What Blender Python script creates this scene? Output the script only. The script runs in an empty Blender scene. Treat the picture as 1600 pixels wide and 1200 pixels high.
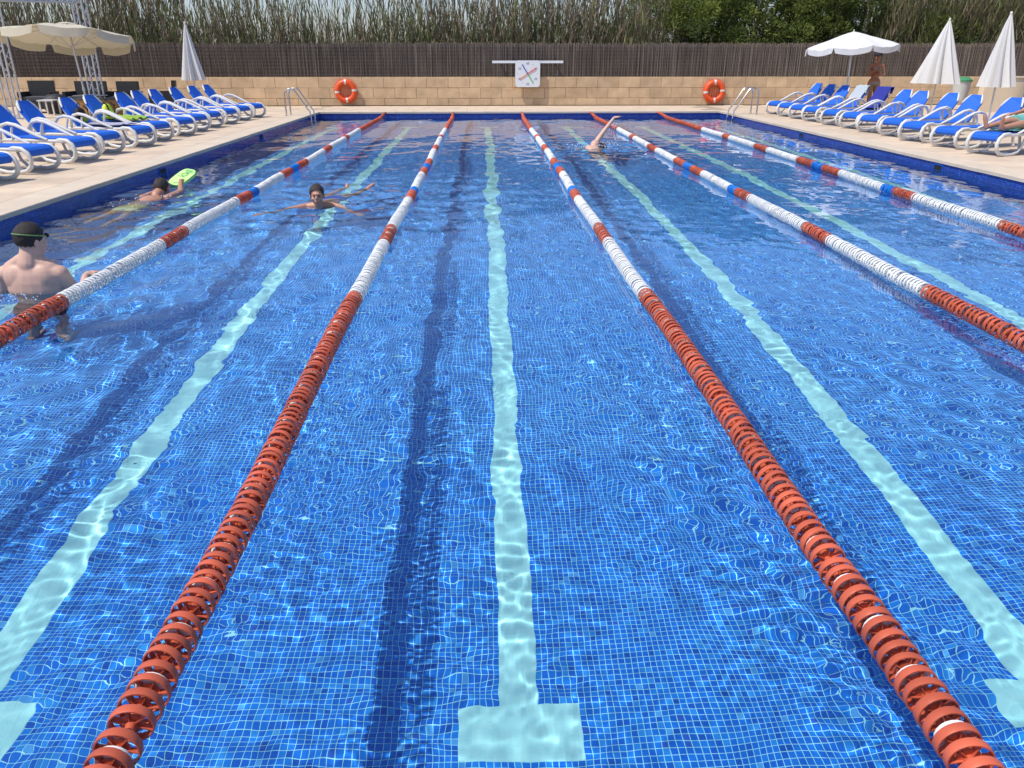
import bpy, math, random
import numpy as np
from mathutils import Matrix, Vector, Euler

sc = bpy.context.scene
COL = sc.collection
random.seed(7)
rng = np.random.default_rng(11)

# ------------------------------------------------------------------ camera, sky, sun, exposure
cd = bpy.data.cameras.new('camera')
cam = bpy.data.objects.new('camera', cd)
COL.objects.link(cam)
sc.camera = cam
cd.sensor_width = 36
cd.lens = 27.0
cd.clip_start = 0.05
cd.clip_end = 3000
_v = Vector(((755 - 800) / 1200, (92 - 600) / 1200, 1)).normalized()   # where the lanes vanish
_u = Vector((0, -_v[2], _v[1])).normalized()
_x = _v.cross(_u)
_R = Matrix(((_x[0], -_x[1], -_x[2]), (_v[0], -_v[1], -_v[2]), (_u[0], -_u[1], -_u[2])))
cam.matrix_world = Matrix.Translation((-1.15, 0.0, 1.565)) @ _R.to_4x4()

SUN_EL, SUN_AZ = math.radians(59), math.radians(-117)
world = bpy.data.worlds.new('World')
sc.world = world
world.use_nodes = True
wn = world.node_tree
sky = wn.nodes.new('ShaderNodeTexSky')
sky.sky_type = 'NISHITA'
sky.sun_disc = False
sky.sun_elevation = SUN_EL
sky.sun_rotation = SUN_AZ
sky.air_density = 1.0
sky.dust_density = 1.2
sky.ozone_density = 1.5
_tint = wn.nodes.new('ShaderNodeVectorMath'); _tint.operation = 'MULTIPLY'; _tint.inputs[1].default_value = (.95, .97, 1.12)   # milky summer air
wn.links.new(sky.outputs[0], _tint.inputs[0])
wn.links.new(_tint.outputs[0], wn.nodes['Background'].inputs[0])
wn.nodes['Background'].inputs[1].default_value = 0.15
sd = bpy.data.lights.new('sun', 'SUN')
sd.energy = 4.2
sd.angle = math.radians(0.6)
sd.color = (1, 0.95, 0.88)
sd.cycles.is_caustics_light = True
sun = bpy.data.objects.new('sun', sd)
COL.objects.link(sun)
sdir = Vector((math.sin(SUN_AZ) * math.cos(SUN_EL), math.cos(SUN_AZ) * math.cos(SUN_EL), math.sin(SUN_EL)))
sun.rotation_euler = sdir.to_track_quat('Z', 'Y').to_euler()
sc.view_settings.view_transform = 'Standard'
sc.view_settings.look = 'None'
sc.view_settings.gamma = 1
sc.view_settings.exposure = 0.0
sc.cycles.use_denoising = True
sc.cycles.caustics_refractive = True
sc.cycles.caustics_reflective = False
sc.cycles.max_bounces = 10
sc.cycles.transmission_bounces = 8
sc.cycles.transparent_max_bounces = 8
sc.cycles.sample_clamp_indirect = 6

# ------------------------------------------------------------------ helpers
class MB:
    """collects shapes and links them as one mesh object"""
    def __init__(s):
        s.v, s.f, s.m, s.n = [], [], [], 0
    def add(s, V, F, mi=0):
        V = [tuple(p) for p in V]
        s.v += V
        s.f += [tuple(i + s.n for i in f) for f in F]
        s.m += [mi] * len(F)
        s.n += len(V)
        return s
    def box(s, c, d, rz=0.0, M=None, mi=0, taper=1.0):
        V = []
        for z in (-.5, .5):
            t = taper if z > 0 else 1.0
            for x, y in ((-.5, -.5), (.5, -.5), (.5, .5), (-.5, .5)):
                V.append(Vector((x * d[0] * t, y * d[1] * t, z * d[2])))
        R = Matrix.Rotation(rz, 3, 'Z') if M is None else M
        V = [R @ p + Vector(c) for p in V]
        return s.add(V, [(3, 2, 1, 0), (4, 5, 6, 7), (0, 1, 5, 4), (1, 2, 6, 5), (2, 3, 7, 6), (3, 0, 4, 7)], mi)
    def tube(s, pts, r, n=8, mi=0, closed=False, up=(0, 0, 1), flat=1.0, cap=True):
        """r: radius or list; flat scales the section along the 'side' axis"""
        P = [Vector(p) for p in pts]
        k = len(P)
        rr = r if isinstance(r, (list, tuple)) else [r] * k
        V, F = [], []
        upv = Vector(up)
        for i, p in enumerate(P):
            a = P[(i - 1) % k] if (i > 0 or closed) else p
            b = P[(i + 1) % k] if (i < k - 1 or closed) else p
            t = (b - a).normalized()
            sd_ = t.cross(upv)
            if sd_.length < 1e-4:
                sd_ = t.cross(Vector((0, 1, 0)))
                if sd_.length < 1e-4:
                    sd_ = t.cross(Vector((1, 0, 0)))
            sd_.normalize()
            nn = sd_.cross(t).normalized()
            for j in range(n):
                an = 2 * math.pi * (j + .5) / n
                V.append(p + sd_ * (math.cos(an) * rr[i] * flat) + nn * (math.sin(an) * rr[i]))
        kk = k if closed else k - 1
        for i in range(kk):
            for j in range(n):
                a, b = i * n + j, i * n + (j + 1) % n
                c, d = ((i + 1) % k) * n + (j + 1) % n, ((i + 1) % k) * n + j
                F.append((a, b, c, d))
        if cap and not closed:
            F.append(tuple(range(n - 1, -1, -1)))
            F.append(tuple((k - 1) * n + j for j in range(n)))
        return s.add(V, F, mi)
    def lathe(s, prof, n=20, c=(0, 0, 0), M=None, mi=0):
        """profile of (radius, z) turned about z"""
        V, F = [], []
        R = M or Matrix.Identity(3)
        for r, z in prof:
            for j in range(n):
                a = 2 * math.pi * j / n
                V.append(R @ Vector((r * math.cos(a), r * math.sin(a), z)) + Vector(c))
        for i in range(len(prof) - 1):
            for j in range(n):
                F.append((i * n + j, i * n + (j + 1) % n, (i + 1) * n + (j + 1) % n, (i + 1) * n + j))
        return s.add(V, F, mi)
    def ell(s, c, r, M=None, nu=16, nv=10, mi=0, v0=0.0, v1=1.0):
        prof = []
        V, F = [], []
        R = M or Matrix.Identity(3)
        for i in range(nv + 1):
            th = math.pi * (v0 + (v1 - v0) * i / nv)
            for j in range(nu):
                ph = 2 * math.pi * j / nu
                V.append(R @ Vector((r[0] * math.sin(th) * math.cos(ph), r[1] * math.sin(th) * math.sin(ph), r[2] * math.cos(th))) + Vector(c))
        for i in range(nv):
            for j in range(nu):
                F.append((i * nu + j, (i + 1) * nu + j, (i + 1) * nu + (j + 1) % nu, i * nu + (j + 1) % nu))
        return s.add(V, F, mi)
    def prism(s, poly, y0, y1, mi=0, axis='y'):
        """closed polygon in xz (axis y) or xy (axis z) extruded"""
        n = len(poly)
        if axis == 'y':
            V = [(p[0], y0, p[1]) for p in poly] + [(p[0], y1, p[1]) for p in poly]
        else:
            V = [(p[0], p[1], y0) for p in poly] + [(p[0], p[1], y1) for p in poly]
        F = [tuple(range(n)), tuple(range(2 * n - 1, n - 1, -1))]
        F += [((i + 1) % n, i, n + i, n + (i + 1) % n) for i in range(n)]
        return s.add(V, F, mi)
    def mesh(s, name, mats, smooth=False):
        m = bpy.data.meshes.new(name)
        m.from_pydata(s.v, [], s.f)
        for a in (mats if isinstance(mats, (list, tuple)) else [mats]):
            m.materials.append(a)
        if any(s.m):
            m.polygons.foreach_set('material_index', s.m)
        if smooth:
            m.shade_smooth()
            if smooth != 2:
                m.set_sharp_from_angle(angle=math.radians(42))
        m.update()
        return m
    def build(s, name, mats, parent=None, smooth=False):
        return link(name, s.mesh(name, mats, smooth), parent)

def link(name, data, parent=None, loc=None, rot=None):
    o = bpy.data.objects.new(name, data)
    COL.objects.link(o)
    if parent is not None:
        o.parent = parent
    if loc is not None:
        o.location = loc
    if rot is not None:
        o.rotation_euler = rot
    return o

def np_mesh(name, V, F, mats, smooth=False, mi=None):
    """V (n,3), F (m,k) arrays"""
    m = bpy.data.meshes.new(name)
    V = np.asarray(V, np.float32)
    F = np.asarray(F, np.int32)
    m.vertices.add(len(V)); m.vertices.foreach_set('co', V.ravel())
    m.loops.add(F.size); m.loops.foreach_set('vertex_index', F.ravel())
    m.polygons.add(len(F)); m.polygons.foreach_set('loop_start', np.arange(len(F), dtype=np.int32) * F.shape[1])
    for a in (mats if isinstance(mats, (list, tuple)) else [mats]):
        m.materials.append(a)
    if mi is not None:
        m.polygons.foreach_set('material_index', np.asarray(mi, np.int32))
    m.update(calc_edges=True)
    m.shade_smooth() if smooth else m.shade_flat()
    return m

def empty(name, loc=(0, 0, 0), rz=0.0, parent=None):
    o = bpy.data.objects.new(name, None)
    COL.objects.link(o)
    o.location = loc
    o.rotation_euler = (0, 0, rz)
    if parent:
        o.parent = parent
    return o

def tag(o, label=None, cat=None, group=None, kind=None):
    if label: o['label'] = label
    if cat: o['category'] = cat
    if group: o['group'] = group
    if kind: o['kind'] = kind
    return o

def copy_tree(o, parent=None):
    c = o.copy()
    COL.objects.link(c)
    if parent: c.parent = parent
    for ch in list(o.children):
        copy_tree(ch, c)
    return c

# ------------------------------------------------------------------ materials
MATS = {}
def mat(name, col, rough=.6, metal=0.0, var=0.0, scale=8.0, bump=0.0, bscale=60.0, trans=0.0, spec=.5, coat=0.0, sub=0.0):
    m = bpy.data.materials.new(name)
    m.use_nodes = True
    n = m.node_tree; L = n.links
    b = n.nodes['Principled BSDF']
    b.inputs['Base Color'].default_value = (*col, 1)
    b.inputs['Roughness'].default_value = rough
    b.inputs['Metallic'].default_value = metal
    b.inputs['Specular IOR Level'].default_value = spec
    if coat: b.inputs['Coat Weight'].default_value = coat
    if sub:
        b.inputs['Subsurface Weight'].default_value = sub
        b.inputs['Subsurface Radius'].default_value = (.02, .008, .004)
    tc = n.nodes.new('ShaderNodeTexCoord')
    if var:
        nz = n.nodes.new('ShaderNodeTexNoise'); nz.inputs['Scale'].default_value = scale; nz.inputs['Detail'].default_value = 6
        geo = n.nodes.new('ShaderNodeNewGeometry')
        oi_ = n.nodes.new('ShaderNodeObjectInfo')
        L.new(geo.outputs['Position'], nz.inputs['Vector'])
        mr = n.nodes.new('ShaderNodeMapRange'); mr.inputs[1].default_value = .3; mr.inputs[2].default_value = .7
        mr.inputs[3].default_value = 1 - var; mr.inputs[4].default_value = 1 + var
        L.new(nz.outputs[0], mr.inputs[0])
        ra = n.nodes.new('ShaderNodeMapRange'); ra.inputs[3].default_value = 1 - var * .6; ra.inputs[4].default_value = 1 + var * .6
        L.new(oi_.outputs['Random'], ra.inputs[0])
        mu = n.nodes.new('ShaderNodeMath'); mu.operation = 'MULTIPLY'
        L.new(mr.outputs[0], mu.inputs[0]); L.new(ra.outputs[0], mu.inputs[1])
        mx = n.nodes.new('ShaderNodeVectorMath'); mx.operation = 'SCALE'; mx.inputs[0].default_value = col
        L.new(mu.outputs[0], mx.inputs['Scale'])
        L.new(mx.outputs[0], b.inputs['Base Color'])
    if bump:
        nb = n.nodes.new('ShaderNodeTexNoise'); nb.inputs['Scale'].default_value = bscale; nb.inputs['Detail'].default_value = 5
        L.new(tc.outputs['Object'], nb.inputs['Vector'])
        bp = n.nodes.new('ShaderNodeBump'); bp.inputs['Strength'].default_value = bump; bp.inputs['Distance'].default_value = .01
        L.new(nb.outputs[0], bp.inputs['Height']); L.new(bp.outputs[0], b.inputs['Normal'])
    if trans:
        tr = n.nodes.new('ShaderNodeBsdfTranslucent'); tr.inputs[0].default_value = (*[min(1, c * 1.0) for c in col], 1)
        ms = n.nodes.new('ShaderNodeMixShader'); ms.inputs[0].default_value = trans
        out = n.nodes['Material Output']
        L.new(b.outputs[0], ms.inputs[1]); L.new(tr.outputs[0], ms.inputs[2]); L.new(ms.outputs[0], out.inputs[0])
    MATS[name] = m
    return m

TILE = 0.026
def tile_mat(name, axes, grout, pale=False, navy=False):
    """glass mosaic; colour drawn per tile cell from the world position, joints from the same grid"""
    m = bpy.data.materials.new(name); m.use_nodes = True
    n = m.node_tree; L = n.links; b = n.nodes['Principled BSDF']
    geo = n.nodes.new('ShaderNodeNewGeometry')
    sp = n.nodes.new('ShaderNodeSeparateXYZ'); L.new(geo.outputs['Position'], sp.inputs[0])
    cb = n.nodes.new('ShaderNodeCombineXYZ')
    L.new(sp.outputs['XYZ'.index(axes[0])], cb.inputs[0]); L.new(sp.outputs['XYZ'.index(axes[1])], cb.inputs[1])
    dv = n.nodes.new('ShaderNodeVectorMath'); dv.operation = 'SCALE'; dv.inputs['Scale'].default_value = 1 / TILE
    L.new(cb.outputs[0], dv.inputs[0])
    fl = n.nodes.new('ShaderNodeVectorMath'); fl.operation = 'FLOOR'; L.new(dv.outputs[0], fl.inputs[0])
    wnz = n.nodes.new('ShaderNodeTexWhiteNoise'); wnz.noise_dimensions = '3D'; L.new(fl.outputs[0], wnz.inputs[0])
    cr = n.nodes.new('ShaderNodeValToRGB'); cr.color_ramp.interpolation = 'CONSTANT'
    if pale:
        stops = [(0, (.50, .90, .92)), (.35, (.47, .87, .90)), (.7, (.53, .92, .93)), (.92, (.45, .84, .88))]
        gcol = (.47, .86, .89)
    else:
        stops = [(0, (.008, .125, .62)), (.14, (.009, .155, .69)), (.40, (.010, .185, .75)), (.68, (.013, .225, .80)),
                 (.86, (.030, .29, .84)), (.94, (.008, .10, .50)), (.972, (.09, .38, .84)), (.988, (.03, .12, .58))]
        gcol = (.42, .84, .94)
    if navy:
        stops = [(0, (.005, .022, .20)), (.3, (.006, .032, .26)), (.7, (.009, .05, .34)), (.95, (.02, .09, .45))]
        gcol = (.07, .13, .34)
    el = cr.color_ramp.elements
    while len(el) > 1: el.remove(el[-1])
    el[0].position = 0; el[0].color = (*stops[0][1], 1)
    for p, c in stops[1:]:
        e = el.new(p); e.color = (*c, 1)
    L.new(wnz.outputs[0], cr.inputs[0])
    b.inputs['Roughness'].default_value = .25
    if grout:
        fr = n.nodes.new('ShaderNodeVectorMath'); fr.operation = 'FRACTION'; L.new(dv.outputs[0], fr.inputs[0])
        s2 = n.nodes.new('ShaderNodeSeparateXYZ'); L.new(fr.outputs[0], s2.inputs[0])
        def edge(o):
            a = n.nodes.new('ShaderNodeMath'); a.operation = 'SUBTRACT'; L.new(o, a.inputs[0]); a.inputs[1].default_value = .5
            c = n.nodes.new('ShaderNodeMath'); c.operation = 'ABSOLUTE'; L.new(a.outputs[0], c.inputs[0])
            return c.outputs[0]
        mxm = n.nodes.new('ShaderNodeMath'); mxm.operation = 'MAXIMUM'
        L.new(edge(s2.outputs[0]), mxm.inputs[0]); L.new(edge(s2.outputs[1]), mxm.inputs[1])
        gt = n.nodes.new('ShaderNodeMath'); gt.operation = 'GREATER_THAN'; gt.inputs[1].default_value = .444
        L.new(mxm.outputs[0], gt.inputs[0])
        mx = n.nodes.new('ShaderNodeMix'); mx.data_type = 'RGBA'
        L.new(gt.outputs[0], mx.inputs[0]); L.new(cr.outputs[0], mx.inputs[6]); mx.inputs[7].default_value = (*gcol, 1)
        L.new(mx.outputs[2], b.inputs['Base Color'])
    else:
        L.new(cr.outputs[0], b.inputs['Base Color'])
    return m

M_floor = tile_mat('blue_mosaic_floor', 'XY', True)
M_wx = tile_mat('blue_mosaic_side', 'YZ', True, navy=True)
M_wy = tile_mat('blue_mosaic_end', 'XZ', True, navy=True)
M_tile = tile_mat('blue_mosaic_tile', 'XY', False)
M_tilep = tile_mat('pale_mosaic_tile', 'XY', False, True)
M_stripe = tile_mat('pale_mosaic_stripe', 'XY', True, True)
M_grout = mat('grout', (.42, .84, .94), .8)
M_groutp = mat('pale_grout', (.47, .86, .89), .8)
M_deck = mat('paving_stone', (.58, .455, .325), .85, var=.12, scale=3.0, bump=.25, bscale=40)
M_cope = mat('coping_stone', (.58, .48, .36), .8, var=.06, scale=4.0, bump=.2, bscale=50)
M_bed = mat('paving_bed', (.36, .29, .21), .9, var=.1)
M_block = mat('sandstone_block', (.58, .41, .24), .9, var=.15, scale=3.5, bump=.5, bscale=30)
M_mortar = mat('mortar', (.42, .30, .18), .95, var=.1)
M_twig = [mat('heather_twig_' + k, c, .9, var=.14, scale=2) for k, c in
          (('a', (.19, .150, .118)), ('b', (.165, .128, .102)), ('c', (.225, .185, .15)), ('d', (.145, .125, .10)))]
M_wire = mat('fence_wire', (.3, .3, .3), .4, metal=.8)
M_white = mat('white_plastic', (.66, .65, .61), .42, var=.03)
M_blue = mat('blue_sling', (.007, .115, .58), .55, var=.05, scale=30, bump=.3, bscale=300)
M_steel = mat('stainless_steel', (.62, .62, .62), .22, metal=1.0)
M_alu = mat('aluminium', (.55, .56, .57), .4, metal=.7)
M_rope_r = mat('red_float', (.64, .135, .065), .42, var=.22, scale=5, trans=.2)
M_rope_w = mat('white_float', (.78, .78, .74), .42, var=.04, scale=9)
M_rope_b = mat('blue_float', (.01, .20, .66), .4, var=.05)
M_cable = mat('rope_cable', (.35, .05, .03), .6)
M_cream = mat('cream_canvas', (.72, .68, .55), .85, trans=.38, bump=.2, bscale=20)
M_cream2 = mat('white_canvas', (.80, .79, .76), .85, trans=.25, bump=.2, bscale=20)
M_skin = mat('skin_fair', (.60, .37, .27), .5, var=.08, scale=14, sub=.08)
M_skin2 = mat('skin_tanned', (.36, .15, .075), .5, var=.08, scale=14, sub=.05)
M_skin3 = mat('skin_warm', (.48, .24, .15), .5, var=.08, scale=14, sub=.08)
M_hair = mat('dark_hair', (.030, .019, .013), .6, var=.5, scale=90, bump=1.0, bscale=140)
M_black = mat('black_cloth', (.012, .012, .015), .8)
M_rattan = mat('black_rattan', (.016, .015, .015), .55, var=.3, scale=40, bump=.8, bscale=90)
M_grey = mat('grey_cushion', (.085, .09, .095), .9, var=.1)
M_wood = mat('ochre_wood', (.36, .19, .055), .65, var=.15, scale=6)
M_orange = mat('lifebuoy_orange', (.78, .09, .015), .45, var=.06)
M_lime = mat('lime_foam', (.48, .86, .24), .6)
M_dkgreen = mat('dark_green_print', (.05, .24, .09), .6)
M_neon = mat('neon_yellow', (.70, .80, .04), .6, var=.1, scale=30)
M_green = mat('green_cloth', (.30, .46, .05), .8, var=.2, scale=20)
M_teal = mat('teal_cloth', (.13, .42, .38), .85, var=.12, scale=20)
M_navy = mat('navy_towel', (.022, .03, .25), .95, var=.12, scale=25, bump=.5)
M_pale = mat('pale_towel', (.40, .45, .48), .95, var=.06, scale=25, bump=.5)
M_lilac = mat('lilac_towel', (.36, .36, .46), .95, var=.1, scale=25, bump=.5)
M_bin = mat('grey_bin', (.50, .51, .48), .6)
M_bluepanel = mat('blue_panel', (.015, .11, .33), .6, var=.05)
M_plaster = mat('plaster', (.66, .54, .38), .9, var=.05, scale=4)
M_yellow = mat('yellow_shorts', (.70, .60, .22), .8)
M_red = mat('clock_red', (.75, .06, .03), .5)
M_cblue = mat('clock_blue', (.03, .08, .42), .5)
M_cgreen = mat('clock_green', (.08, .5, .10), .5)
M_corange = mat('clock_orange', (.85, .28, .08), .5)
M_strap = mat('olive_strap', (.20, .34, .10), .5)
M_face = mat('clock_face', (.74, .77, .78), .5)
M_print = mat('clock_print', (.22, .25, .36), .6)
M_bikini = mat('bikini', (.30, .27, .22), .8)
M_ground = mat('earth', (.16, .13, .085), .95, var=.25, scale=.6)
M_stem = mat('reed_stem', (.17, .135, .08), .8, var=.3, scale=2)
M_leaf = mat('reed_leaf', (.15, .17, .055), .75, var=.35, scale=1.5, trans=.3)
M_dry = mat('reed_dry_leaf', (.22, .17, .11), .8, var=.3, scale=1.5, trans=.25)
M_tree = mat('tamarisk_leaf', (.175, .215, .035), .75, var=.4, scale=1.2, trans=.35)
M_tree2 = mat('tamarisk_leaf_dark', (.085, .115, .022), .75, var=.4, scale=1.2, trans=.35)
M_bark = mat('bark', (.10, .075, .05), .9, var=.3, scale=5, bump=.8, bscale=20)

wm = bpy.data.materials.new('pool_water'); wm.use_nodes = True
_b = wm.node_tree.nodes['Principled BSDF']
_b.inputs['Base Color'].default_value = (.78, .975, 1, 1)   # water takes a little of the red
_b.inputs['Transmission Weight'].default_value = 1
_b.inputs['Roughness'].default_value = 0.0
_b.inputs['IOR'].default_value = 1.333
M_water = wm

UNDER = []          # things that stand in or under the water: the sun reaches them through it

# ------------------------------------------------------------------ the pool
XL, XR, Y0, Y1, DEP, DK = -5.93, 5.80, 0.10, 23.75, -1.2, 0.15
ROPE_X = [-4.015, -2.045, -0.045, 1.965, 3.955]
LANE_X = [-5.10, -3.13, -1.04, 1.02, 3.08, 5.0]

# floor: far sheet + grout bed with single tiles near the camera
NX0, NX1, NY0, NY1 = -3.51, 1.404, 1.638, 3.90          # region of built tiles (multiples of the tile pitch)
NX0, NX1, NY0, NY1 = [round(q / TILE) * TILE for q in (NX0, NX1, NY0, NY1)]
def quad(mb, x0, y0, x1, y1, z, mi=0):
    mb.add([(x0, y0, z), (x1, y0, z), (x1, y1, z), (x0, y1, z)], [(0, 1, 2, 3)], mi)
fl = MB()
quad(fl, XL, Y0, XR, NY0, DEP); quad(fl, XL, NY1, XR, Y1, DEP)
quad(fl, XL, NY0, NX0, NY1, DEP); quad(fl, NX1, NY0, XR, NY1, DEP)
quad(fl, NX0, NY0, NX1, NY1, DEP - .0012, 1)
pool_floor = tag(fl.build('pool_floor', [M_floor, M_grout]), kind='structure')
UNDER.append(pool_floor)

def snap(v): return round(v / TILE) * TILE
STR = []   # stripe rectangles
for i, lx in enumerate(LANE_X):
    c = snap(lx)
    w = 3 * TILE
    STR.append((c - w, 2.275 // TILE * TILE, c + w, snap(21.3), i))
    STR.append((c - 9 * TILE, snap(2.03), c + 9 * TILE, 2.275 // TILE * TILE, i))
    STR.append((c - 9 * TILE, snap(21.3), c + 9 * TILE, snap(21.54), i))
def pale_at(x, y):
    return any(a < x < c and b < y < d for a, b, c, d, _ in STR)
# stripes as thin inlays, with the near region left to the single tiles
for i in range(6):
    mb = MB()
    for a, b, c, d, k in STR:
        if k != i: continue
        if NX0 - .001 <= a and c <= NX1 + .001 and b < NY1:
            if d > NY1: quad(mb, a, NY1, c, d, DEP + .0006)
            quad(mb, a, b, c, min(d, NY1), DEP - .0004, 1)
        else:
            quad(mb, a, b, c, d, DEP + .0006)
    o = tag(mb.build('lane_stripe', [M_stripe, M_groutp], pool_floor))
    UNDER.append(o)

gx = int(round((NX1 - NX0) / TILE)); gy = int(round((NY1 - NY0) / TILE))
g = TILE * .444
h = .0012
cellsB, cellsP = [], []
for j in range(gy):
    for i in range(gx):
        cx, cy = NX0 + (i + .5) * TILE, NY0 + (j + .5) * TILE
        (cellsP if pale_at(cx, cy) else cellsB).append((cx, cy))
def near_key(c): return (max(abs(c[0] + 1.04) - .2, 0) * .8 + abs(c[1] - 2.12))
cellsB.sort(key=near_key); cellsP.sort(key=near_key)
tile_proto = MB()
tv = [(-g, -g, -h), (g, -g, -h), (g, g, -h), (-g, g, -h), (-g, -g, 0), (g, -g, 0), (g, g, 0), (-g, g, 0)]
tf = [(4, 5, 6, 7), (0, 1, 5, 4), (1, 2, 6, 5), (2, 3, 7, 6), (3, 0, 4, 7)]
tmB = MB().add(tv, tf).mesh('mosaic_tile', M_tile)
tmP = MB().add(tv, tf).mesh('mosaic_tile', M_tilep)
for cells, tm, nn in ((cellsB, tmB, 180), (cellsP, tmP, 120)):
    for (cx, cy) in cells[:nn]:
        o = link('mosaic_tile', tm, pool_floor, (cx, cy, DEP + random.uniform(-.0002, .0002)), (random.gauss(0, .004), random.gauss(0, .004), 0))
        UNDER.append(o)
    C = np.array(cells[nn:]); tvv = np.array(tv)
    V = (np.concatenate([C, np.full((len(C), 1), DEP)], 1)[:, None, :] + tvv[None]).copy()
    V[:, :, 2] += rng.normal(0, .00015, (len(C), 1))
    F = (np.arange(len(C)) * 8)[:, None, None] + np.array(tf)[None]
    o = link('mosaic_tile_field', np_mesh('mosaic_tile_field', V.reshape(-1, 3), F.reshape(-1, 4), M_tile if tm is tmB else M_tilep), pool_floor)
    o['kind'] = 'stuff'
    UNDER.append(o)

# walls of the basin (thick, tiled)
pw = MB()
T = .35
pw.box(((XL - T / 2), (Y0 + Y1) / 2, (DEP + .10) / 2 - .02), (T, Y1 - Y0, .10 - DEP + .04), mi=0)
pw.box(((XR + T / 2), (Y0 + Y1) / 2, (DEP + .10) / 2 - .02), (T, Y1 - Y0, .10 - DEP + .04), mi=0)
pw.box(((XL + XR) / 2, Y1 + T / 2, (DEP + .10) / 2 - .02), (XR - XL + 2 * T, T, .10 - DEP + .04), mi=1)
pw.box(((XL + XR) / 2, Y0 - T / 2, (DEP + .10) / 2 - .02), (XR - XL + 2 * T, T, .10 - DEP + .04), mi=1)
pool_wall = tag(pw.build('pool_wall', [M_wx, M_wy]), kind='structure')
UNDER.append(pool_wall)
# rows of dark skimmer slots in the side walls, just over the water
for x, sgn in ((XL, 1), (XR, -1)):
    for y in (11.9, 17.4):
        f = MB()
        for dy, dz, sy, sz in ((0, .04, .26, .012), (0, -.05, .26, .012), (-.124, -.005, .012, .078), (.124, -.005, .012, .078)):
            f.box((x + sgn * .004, y + dy, .035 + dz), (.012, sy, sz))
        f.box((x + sgn * .002, y, .03), (.006, .236, .078), mi=1)
        UNDER.append(f.build('skimmer_slot', [M_blue, M_black], pool_wall))

# coping stones
deck = empty('pool_deck'); tag(deck, kind='structure')
CW = .42
def slab(name, mb_cache, sx, sy, th, m, parent, c, bev=.006, tint=None):
    key = (round(sx, 3), round(sy, 3), round(th, 3), m.name)
    if key not in mb_cache:
        q = MB(); hx, hy = sx / 2, sy / 2; b = bev
        V = [(-hx, -hy, -th), (hx, -hy, -th), (hx, hy, -th), (-hx, hy, -th),
             (-hx, -hy, -b), (hx, -hy, -b), (hx, hy, -b), (-hx, hy, -b),
             (-hx + b, -hy + b, 0), (hx - b, -hy + b, 0), (hx - b, hy - b, 0), (-hx + b, hy - b, 0)]
        F = [(8, 9, 10, 11), (3, 2, 1, 0)]
        for a in (0, 4):
            F += [(a, a + 1, a + 5, a + 4), (a + 1, a + 2, a + 6, a + 5), (a + 2, a + 3, a + 7, a + 6), (a + 3, a, a + 4, a + 7)]
        q.add(V, F)
        mb_cache[key] = q.mesh(name, m)
    return link(name, mb_cache[key], parent, c, (random.gauss(0, .0008), random.gauss(0, .0008), 0))
cache = {}
OV = .02
n = 46
for k in range(n):
    L_ = (Y1 - Y0) / n
    for sx in (XL + OV - CW / 2, XR - OV + CW / 2):
        o = slab('coping_stone', cache, CW, L_ - .004, .05, M_cope, deck, (sx, Y0 + (k + .5) * L_, DK + random.uniform(-.001, .001)))
n = 24
for k in range(n):
    L_ = (XR - XL + 2 * CW - 2 * OV) / n
    slab('coping_stone', cache, L_ - .004, CW, .05, M_cope, deck, (XL - CW + OV + (k + .5) * L_, Y1 - OV + CW / 2, DK + random.uniform(-.001, .001)))
# paving slabs: single where they show, joined beyond
bed = MB()
bx0, bx1, by1 = XL + OV - CW, XR - OV + CW, Y1 - OV + CW
WALL_Y = 26.95
quad(bed, -22, -4, bx0, WALL_Y + .4, DK - .012); quad(bed, bx1, -4, 22, WALL_Y + .4, DK - .012)
quad(bed, bx0, by1, bx1, WALL_Y + .4, DK - .012)
quad(bed, bx0, -4, bx1, Y0 - .02, DK - .004)
bed.build('paving_bed', M_bed, deck)
S = .62
singles, rest = [], []
def want(x, y): return (x < bx0 - S / 2 + .05 and 7.0 < y) or (x > bx1 + S / 2 - .05 and 9.0 < y) or (y > by1 + S / 2 - .05)
for side in (-1, 1):
    for i in range(20):
        x = (bx0 - (i + .5) * S) if side < 0 else (bx1 + (i + .5) * S)
        for j in range(40):
            y = 2.4 + (j + .5) * S + (S / 2 if i % 2 else 0)
            if y > WALL_Y - .3: continue
            (singles if (i < 5 and y > (7.5 if side < 0 else 10)) else rest).append((x, y))
for i in range(19):
    for j in range(4):
        x = bx0 + (i + .5) * S + (S / 2 if j % 2 else 0)
        y = by1 + (j + .5) * S
        if y < WALL_Y - .2 and x < bx1 - .2: singles.append((x, y))
for (x, y) in singles[:300]:
    slab('paving_slab', cache, S - .006, S - .006, .010, M_deck, deck, (x, y, DK + random.uniform(-.0012, .0012)), bev=.003)
mb = MB()
for (x, y) in rest + singles[300:]:
    mb.box((x, y, DK - .005), (S - .006, S - .006, .010 + random.uniform(-.001, .001)))
o = mb.build('paving_field', M_deck, deck); o['kind'] = 'stuff'

ground = MB(); quad(ground, -1500, -1500, 1500, 1500, -1.3); ground = tag(ground.build('ground', M_ground), kind='structure')
g2 = MB(); g2.box((0, 60, -.62), (160, 65.6, 1.3)); tag(g2.build('earth_terrace', M_ground), kind='structure')
# the solid under the paving, round the basin
g3 = MB()
g3.box(((-22 + XL - T) / 2, 11.6, -.58), (XL - T + 22, 31.3, 1.4)); g3.box(((22 + XR + T) / 2, 11.6, -.58), (22 - XR - T, 31.3, 1.4))
g3.box(((XL + XR) / 2, (Y1 + T + 27.25) / 2, -.58), (XR - XL + 2 * T, 27.25 - Y1 - T, 1.4)); g3.box(((XL + XR) / 2, -2.2, -.58), (XR - XL + 2 * T, 3.6, 1.4))
tag(g3.build('deck_base', M_bed), kind='structure')

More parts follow.
